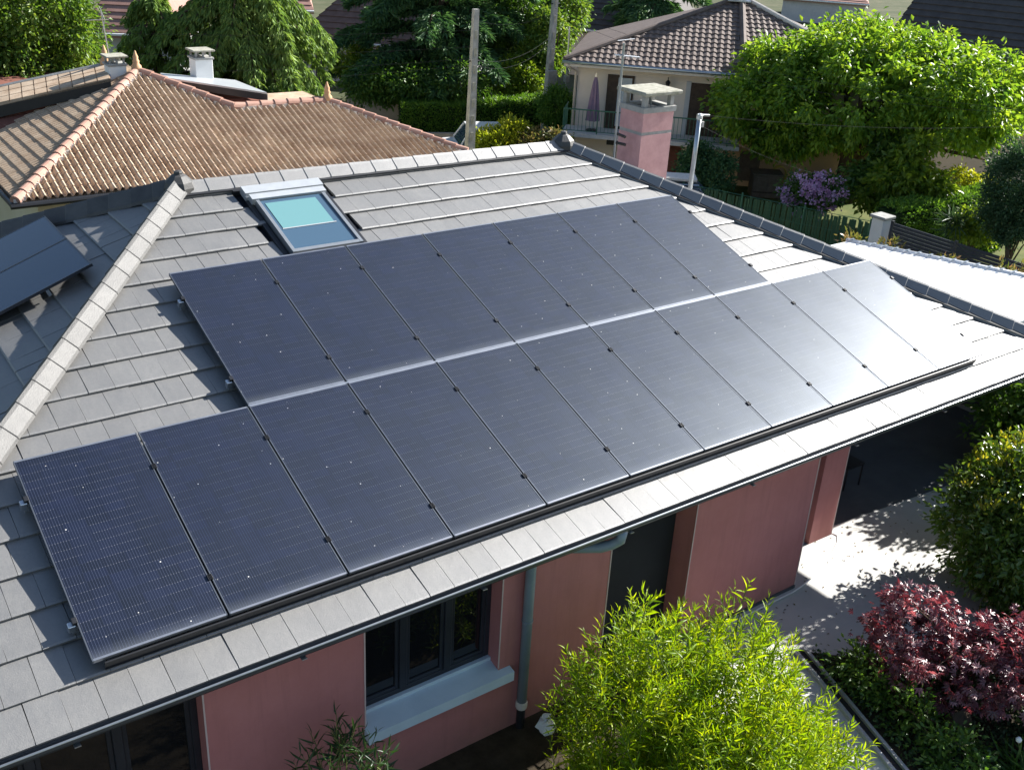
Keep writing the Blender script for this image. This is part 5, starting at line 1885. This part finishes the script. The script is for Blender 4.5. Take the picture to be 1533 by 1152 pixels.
link('flower_heads', leaves('flower_heads', _P - np.array(rb), _D + _rg.normal(size=_D.shape) * .3, .075, .07, T_FOLD, LF_RHO, _rg, .4), rt)
tree('ivy_shrub', 'dark ivy covered shrub beside the ochre wall under the balcony', 'shrub', gnd((23.87, 15.66, 0.46)),
     [(*(23.82, 15.71, 0.96), .35, .35, .7), (*(23.66, 16.62, 1.03), .55, .55, .8)], 140, 60, .22, .11, .5, T_FOLD, LF_FIR, BARK, 48, .05)
tree('garden_shrub', 'bright small bush behind the dark slat fence', 'shrub', gnd((24.50, 7.09, 1.44)),
     [(*(24.46, 7.16, 1.56), .55, .55, .45)], 60, 50, .2, .13, .5, T_FOLD, LF_BRIGHT, BARK, 49, .04)
tree('palm_plant', 'spiky pale palm like plant behind the dark slat fence', 'shrub', gnd((23.98, 7.40, 1.43)),
     [(*(23.96, 7.44, 1.60), .25, .25, .2)], 8, 26, .06, .5, .07, T_LANCE, LF_GC, STEMG, 50, .04, None, -.2, .4, .2)
tree('flower_bed', 'yellow and white flower clumps in the lawn at the right', 'flowers', gnd((29.16, 10.02, 1.37)),
     [(*(29.20, 9.96, 1.48), .8, .5, .2), (*(29.33, 10.72, 1.43), .4, .4, .3)], 60, 40, .18, .11, .5, T_FOLD, LF_YEL, STEMG, 51, .02)
for i, (px, D_, lab) in enumerate((((19.59, 7.41, 1.58), .5, 'photinia sprig with bronze tips above the left end of the carport gutter'), ((20.06, 6.72, 1.50), .55, 'photinia sprig with bronze tips in front of the gate pillar'),
                                   ((20.15, 5.24, 1.62), .5, 'photinia sprig with bronze tips above the middle of the carport gutter'), ((20.04, 3.76, 1.87), .7, 'larger photinia sprig with bronze tips near the right edge'))):
    tree('photinia_sprig', lab, 'shrub', gnd(px), [(px[0], px[1], px[2] + .15, D_ * .55, D_ * .55, .32)], 14, 16, .12, .13, .38, T_LANCE, LF_RED, STEMG, 60 + i, .03, (px[0], px[1], px[2]), -.7, .4, .5, 1.0, 'photinia sprigs behind the carport', 6)

# ---- foreground shrubs


def shoot_shrub(name, label, base, cen, rad, nsh, seed, leafL, leafW, mat, spacing=.026, tpl=T_LANCE, upw=.7, stem=STEMG, flop=.35, cat='shrub', tipmat=None, shoot=(.35, .75)):
    """many upright leafy shoots whose tips fill a dome; narrow leaves in spirals along each shoot"""
    rng = np.random.default_rng(seed)
    t = thing(name, label, cat, base)
    Ps, As, Ls = [], [], []
    st_ = MB()
    b = np.array(base)
    lobes = np.array([tuple(cen) + tuple(rad)] if len(np.shape(cen)) == 1 else cen, float)
    lw = lobes[:, 3] * lobes[:, 4] * lobes[:, 5]
    lw = lw / lw.sum()
    for i in range(nsh):
        d = rng.normal(size=3)
        d[2] = abs(d[2]) * 1.1 - .25
        d /= np.linalg.norm(d)
        e = lobes[rng.choice(len(lobes), p=lw)]
        tip = e[:3] + d * e[3:] * rng.uniform(.5, 1.12) ** .5
        if d[2] > .3 and rng.random() < .16:
            tip = tip + np.array([0, 0, rng.uniform(.1, .38)])
        Lh = rng.uniform(*shoot)
        dirv = d * (1 - upw) + np.array([0, 0, 1]) * upw + rng.normal(size=3) * .16
        dirv /= np.linalg.norm(dirv)
        root = tip - dirv * Lh
        bend = rng.normal(size=3) * .06
        mid = (tip + root) / 2 + bend
        m = int(Lh / spacing)
        s = np.linspace(.02, 1, m)[:, None]
        pts = root * (1 - s) ** 2 + 2 * mid * s * (1 - s) + tip * s ** 2
        az = np.arange(m) * 2.4 + rng.uniform(0, 6)
        u = np.cross(dirv, [0.3, .1, 1.0])
        u /= np.linalg.norm(u) + 1e-9
        v = np.cross(dirv, u)
        rad_ = np.cos(az)[:, None] * u + np.sin(az)[:, None] * v
        Ps.append(pts)
        As.append(rad_ * (1.0 - .55 * s) + dirv * (.45 + .5 * s) + np.array([0, 0, -flop]) * (1 - s))
        Ls.append(leafL * (1.1 - .5 * s[:, 0] ** 3) * rng.uniform(.75, 1.2, m))
        st_.tube([root, mid * .5 + (root + tip) * .25, tip], [.006, .0045, .002], 4, False)
        if i % 6 == 0:
            st_.tube([b + rng.normal(size=3) * np.array([.1, .1, 0]), (b + root) / 2 + rng.normal(size=3) * .08, root], [.022, .014, .006], 5, False)
    P = np.concatenate(Ps)
    A = np.concatenate(As)
    L = np.concatenate(Ls)
    P[:, 2] = np.maximum(P[:, 2], .03)
    link('foliage', leaves('foliage', P - b, A, L, L * leafW * rng.uniform(.8, 1.2, len(L)), tpl, mat, rng, .55), t)
    part('stems', st_, stem, t)
    return t


shoot_shrub('willow_shrub', 'big bright yellow green shrub with narrow leaves before the downpipe and door', (5.7, -1.75, 0), [(5.1, -1.3, 1.05, 1.1, .95, 1.45), (5.95, -1.7, .95, 1.1, 1.0, 1.3), (4.6, -1.9, .7, .9, .9, 1.2), (6.3, -2.4, .5, .9, .9, .85), (5.4, -2.4, .7, 1.1, .9, 1.3)], None, 1250, 71, .145, .15, LF_WIL, .028)
shoot_shrub('oleander', 'dark green oleander with long narrow leaves below the window sill', (1.95, -.35, 0), (1.95, -.35, .85), (.62, .45, .95), 60, 72, .17, .13, LF_OLE, .035, T_LANCE, .6, STEMG, .3, 'shrub', None, (.25, .4))
# laurel bush at right: dark oval leaves, young golden tips on top
lb = (12.15, -1.25, 0)
lt = tree('laurel_bush', 'tall rounded dark laurel bush with golden young tips, right edge over the terrace', 'shrub', lb,
          [(12.45, -1.35, 1.1, 1.15, 1.1, 1.15), (12.2, -1.9, .9, 1.2, 1.0, .95), (13.0, -1.5, 1.25, 1.0, 1.0, 1.2)], 700, 42, .24, .095, .42, T_OVAL, LF_LAU, BARK, 73, .08, (12.2, -1.25, 1.6), .1, .55, .72)
_rg = np.random.default_rng(74)
_P, _D = clumps([(12.45, -1.35, 1.15, 1.16, 1.12, 1.18), (13.0, -1.5, 1.3, 1.0, 1.0, 1.24)], 460, 12, .08, _rg, .96)
_k = _P[:, 2] > 1.5
_P, _D = _P[_k], _D[_k]
link('young_tips', leaves('young_tips', _P - np.array(lb), _D * .5 + np.array([0, 0, .9]) + _rg.normal(size=_D.shape) * .3, .085, .034, T_OVAL, LF_LAUT, _rg, .3), lt)
tree('flowering_bush', 'sunlit glossy bush with white blossoms at the right edge beyond the laurel', 'shrub', (15.9, .3, 0),
     [(15.9, .4, 1.0, 1.0, .9, 1.1), (16.8, .0, 1.1, 1.0, .9, 1.2)], 320, 50, .26, .11, .5, T_OVAL, LF_MID, BARK, 75, .06, None, .1, .5, .7)
hedge('back_hedge', 'dark hedge closing the terrace behind the flowering bush', (17.6, -4.5), (18.2, 1.0), 1.0, 2.0, LF_MID, 76, .10, 1500)
# purple maple
mpb = (9.6, -2.35, 0)
tree('low_green_shrub', 'low dark green shrub between the drain channel and the purple maple', 'shrub', (8.75, -1.75, 0), [(8.8, -1.6, .22, .32, .45, .26), (8.65, -2.3, .22, .35, .4, .26), (8.5, -3.0, .2, .35, .45, .24)], 110, 34, .16, .075, .45, T_OVAL, LF_MID, BARK, 80, .03, None, .1, .5)
tree('low_green_shrub', 'low glossy green shrub in the lower right corner below the maple', 'shrub', (9.95, -4.0, 0), [(9.95, -4.0, .35, .55, .5, .35), (10.5, -3.9, .4, .5, .5, .35)], 90, 40, .2, .11, .45, T_OVAL, LF_MID, BARK, 79, .04, None, .1, .5)
tree('purple_maple', 'low japanese maple with dark red purple feathery leaves beside the laurel', 'shrub', mpb,
     [(9.3, -1.75, .85, .6, .5, .6), (9.75, -2.75, .75, .8, .75, .45), (9.0, -2.2, .65, .5, .5, .45), (10.15, -3.1, .8, .8, .7, .45), (10.7, -3.3, .8, .6, .6, .4)], 215, 24, .16, .085, 1.0, T_PALM, LF_MAP, BARK, 77, .05, (9.6, -2.3, .8), .35, .65, .7, .6)
# ground cover, agapanthus
_rg = np.random.default_rng(78)
_n = 32000
_x = _rg.uniform(7.6, 13.5, _n)
_y = _rg.uniform(-6.5, -.6, _n)
_k = (_x > 8.72 + (_y + .72) * .33) & (_y < np.where(_x < 9.6, -.70 - (_x - 8.62) * .9, -1.58 - (_x - 9.6) * .114) + .06 * np.sin(_x * 9) + .05 * np.sin(_x * 23))
_P = np.stack([_x, _y, np.abs(_rg.normal(size=_n)) * .05 + .012], 1)[_k]
gc = link('ground_cover', leaves('ground_cover', _P, _rg.normal(size=_P.shape) + np.array([0, 0, .5]), .055, .035, T_FOLD, LF_GC, _rg, .6))
gc['kind'] = 'stuff'
ag = thing('agapanthus', 'clump of strap leaves with white flower heads in the lower right corner', 'flower', (9.05, -3.65, 0))
_P = _rg.normal(size=(130, 3)) * np.array([.12, .12, .0]) + np.array([0, 0, .05])
_A = _rg.normal(size=(130, 3)) * np.array([.8, .8, .15]) + np.array([0, 0, .55])
link('strap_leaves', leaves('strap_leaves', _P, _A, _rg.uniform(.3, .5, 130), .035, T_LANCE, LF_MID, _rg, .6), ag)
for i in range(9):
    a_ = i * 2.4
    x, y = 9.05 + .22 * math.cos(a_) * (.4 + .1 * i), -3.65 + .2 * math.sin(a_) * (.4 + .1 * i)
    part('flower_stalk', MB().tube([(9.05, -3.65, .05), (x, y, .42 + .03 * (i % 4))], .005, 4), STEMG, ag)
    part('flower_head', MB().lathe((x, y, .42 + .03 * (i % 4)), [(.006, -.01), (.03, .01), (.036, .035), (.02, .06), (0, .065)], 7), WHITE, ag)
_n = 260
_P = np.stack([_rg.uniform(7.5, 13.5, _n), _rg.uniform(-1.6, 1.0, _n), np.full(_n, .006)], 1)
_P[:, 2] = np.where((_P[:, 1] > .15) & (_P[:, 0] < 11.2), .052, .006)
ll = link('leaf_litter', leaves('leaf_litter', _P, _rg.normal(size=_P.shape) * np.array([1, 1, .05]), .05, .02, T_FOLD, mat_leaf('dry_leaf', [(.10, .06, .02), (.18, .12, .04), (.12, .14, .04)], (1, .9, .6)), _rg, .9))
ll['kind'] = 'stuff'
# drain channel with two metal edges, and the stone by the maple
dcg = thing('drain_channel', 'long drain channel with two metal edges between paving and garden bed', 'drain', (8.1, -2.2, 0))
A, B = Vector((8.50, -.66, 0)), Vector((7.10, -4.9, 0))
t_ = (B - A).normalized()
s_ = Vector((-t_.y, t_.x, 0))
for k_ in (0, .15):
    part('edge_rail', MB().prism([A + s_ * k_, B + s_ * k_, B + s_ * (k_ + .045), A + s_ * (k_ + .045)], .05), CASING, dcg)
part('channel_bed', MB().prism([A + s_ * .047, B + s_ * .047, B + s_ * .148, A + s_ * .148], .012), BLACK, dcg)
gs = thing('garden_stone', 'rough upright brown stone under the purple maple', 'stone', (9.0, -2.75, 0))
rg_ = random.Random(3)
_rk = MB().lathe((9.0, -2.75, 0), [(.15, 0), (.15, .08), (.13, .2), (.09, .30), (.03, .35)], 7)
_rk.v = [(x + rg_.uniform(-.045, .045), y + rg_.uniform(-.045, .045), max(0, z + rg_.uniform(-.04, .04))) for x, y, z in _rk.v]
part('rock', _rk, BARK, gs)
pt2 = thing('white_bag', 'small crumpled white bag on the ground at the foot of the downpipe', 'bag', (4.86, .0, 0))
_bg = MB().lathe((4.86, .0, .006), [(.10, 0), (.125, .05), (.10, .10), (.05, .13), (.03, .15), (.05, .19)], 11)
_bg.v = [(x + rg_.uniform(-.03, .03), y + rg_.uniform(-.03, .03), max(.006, z + rg_.uniform(-.025, .025))) for x, y, z in _bg.v]
part('bag', _bg, WHITE, pt2)
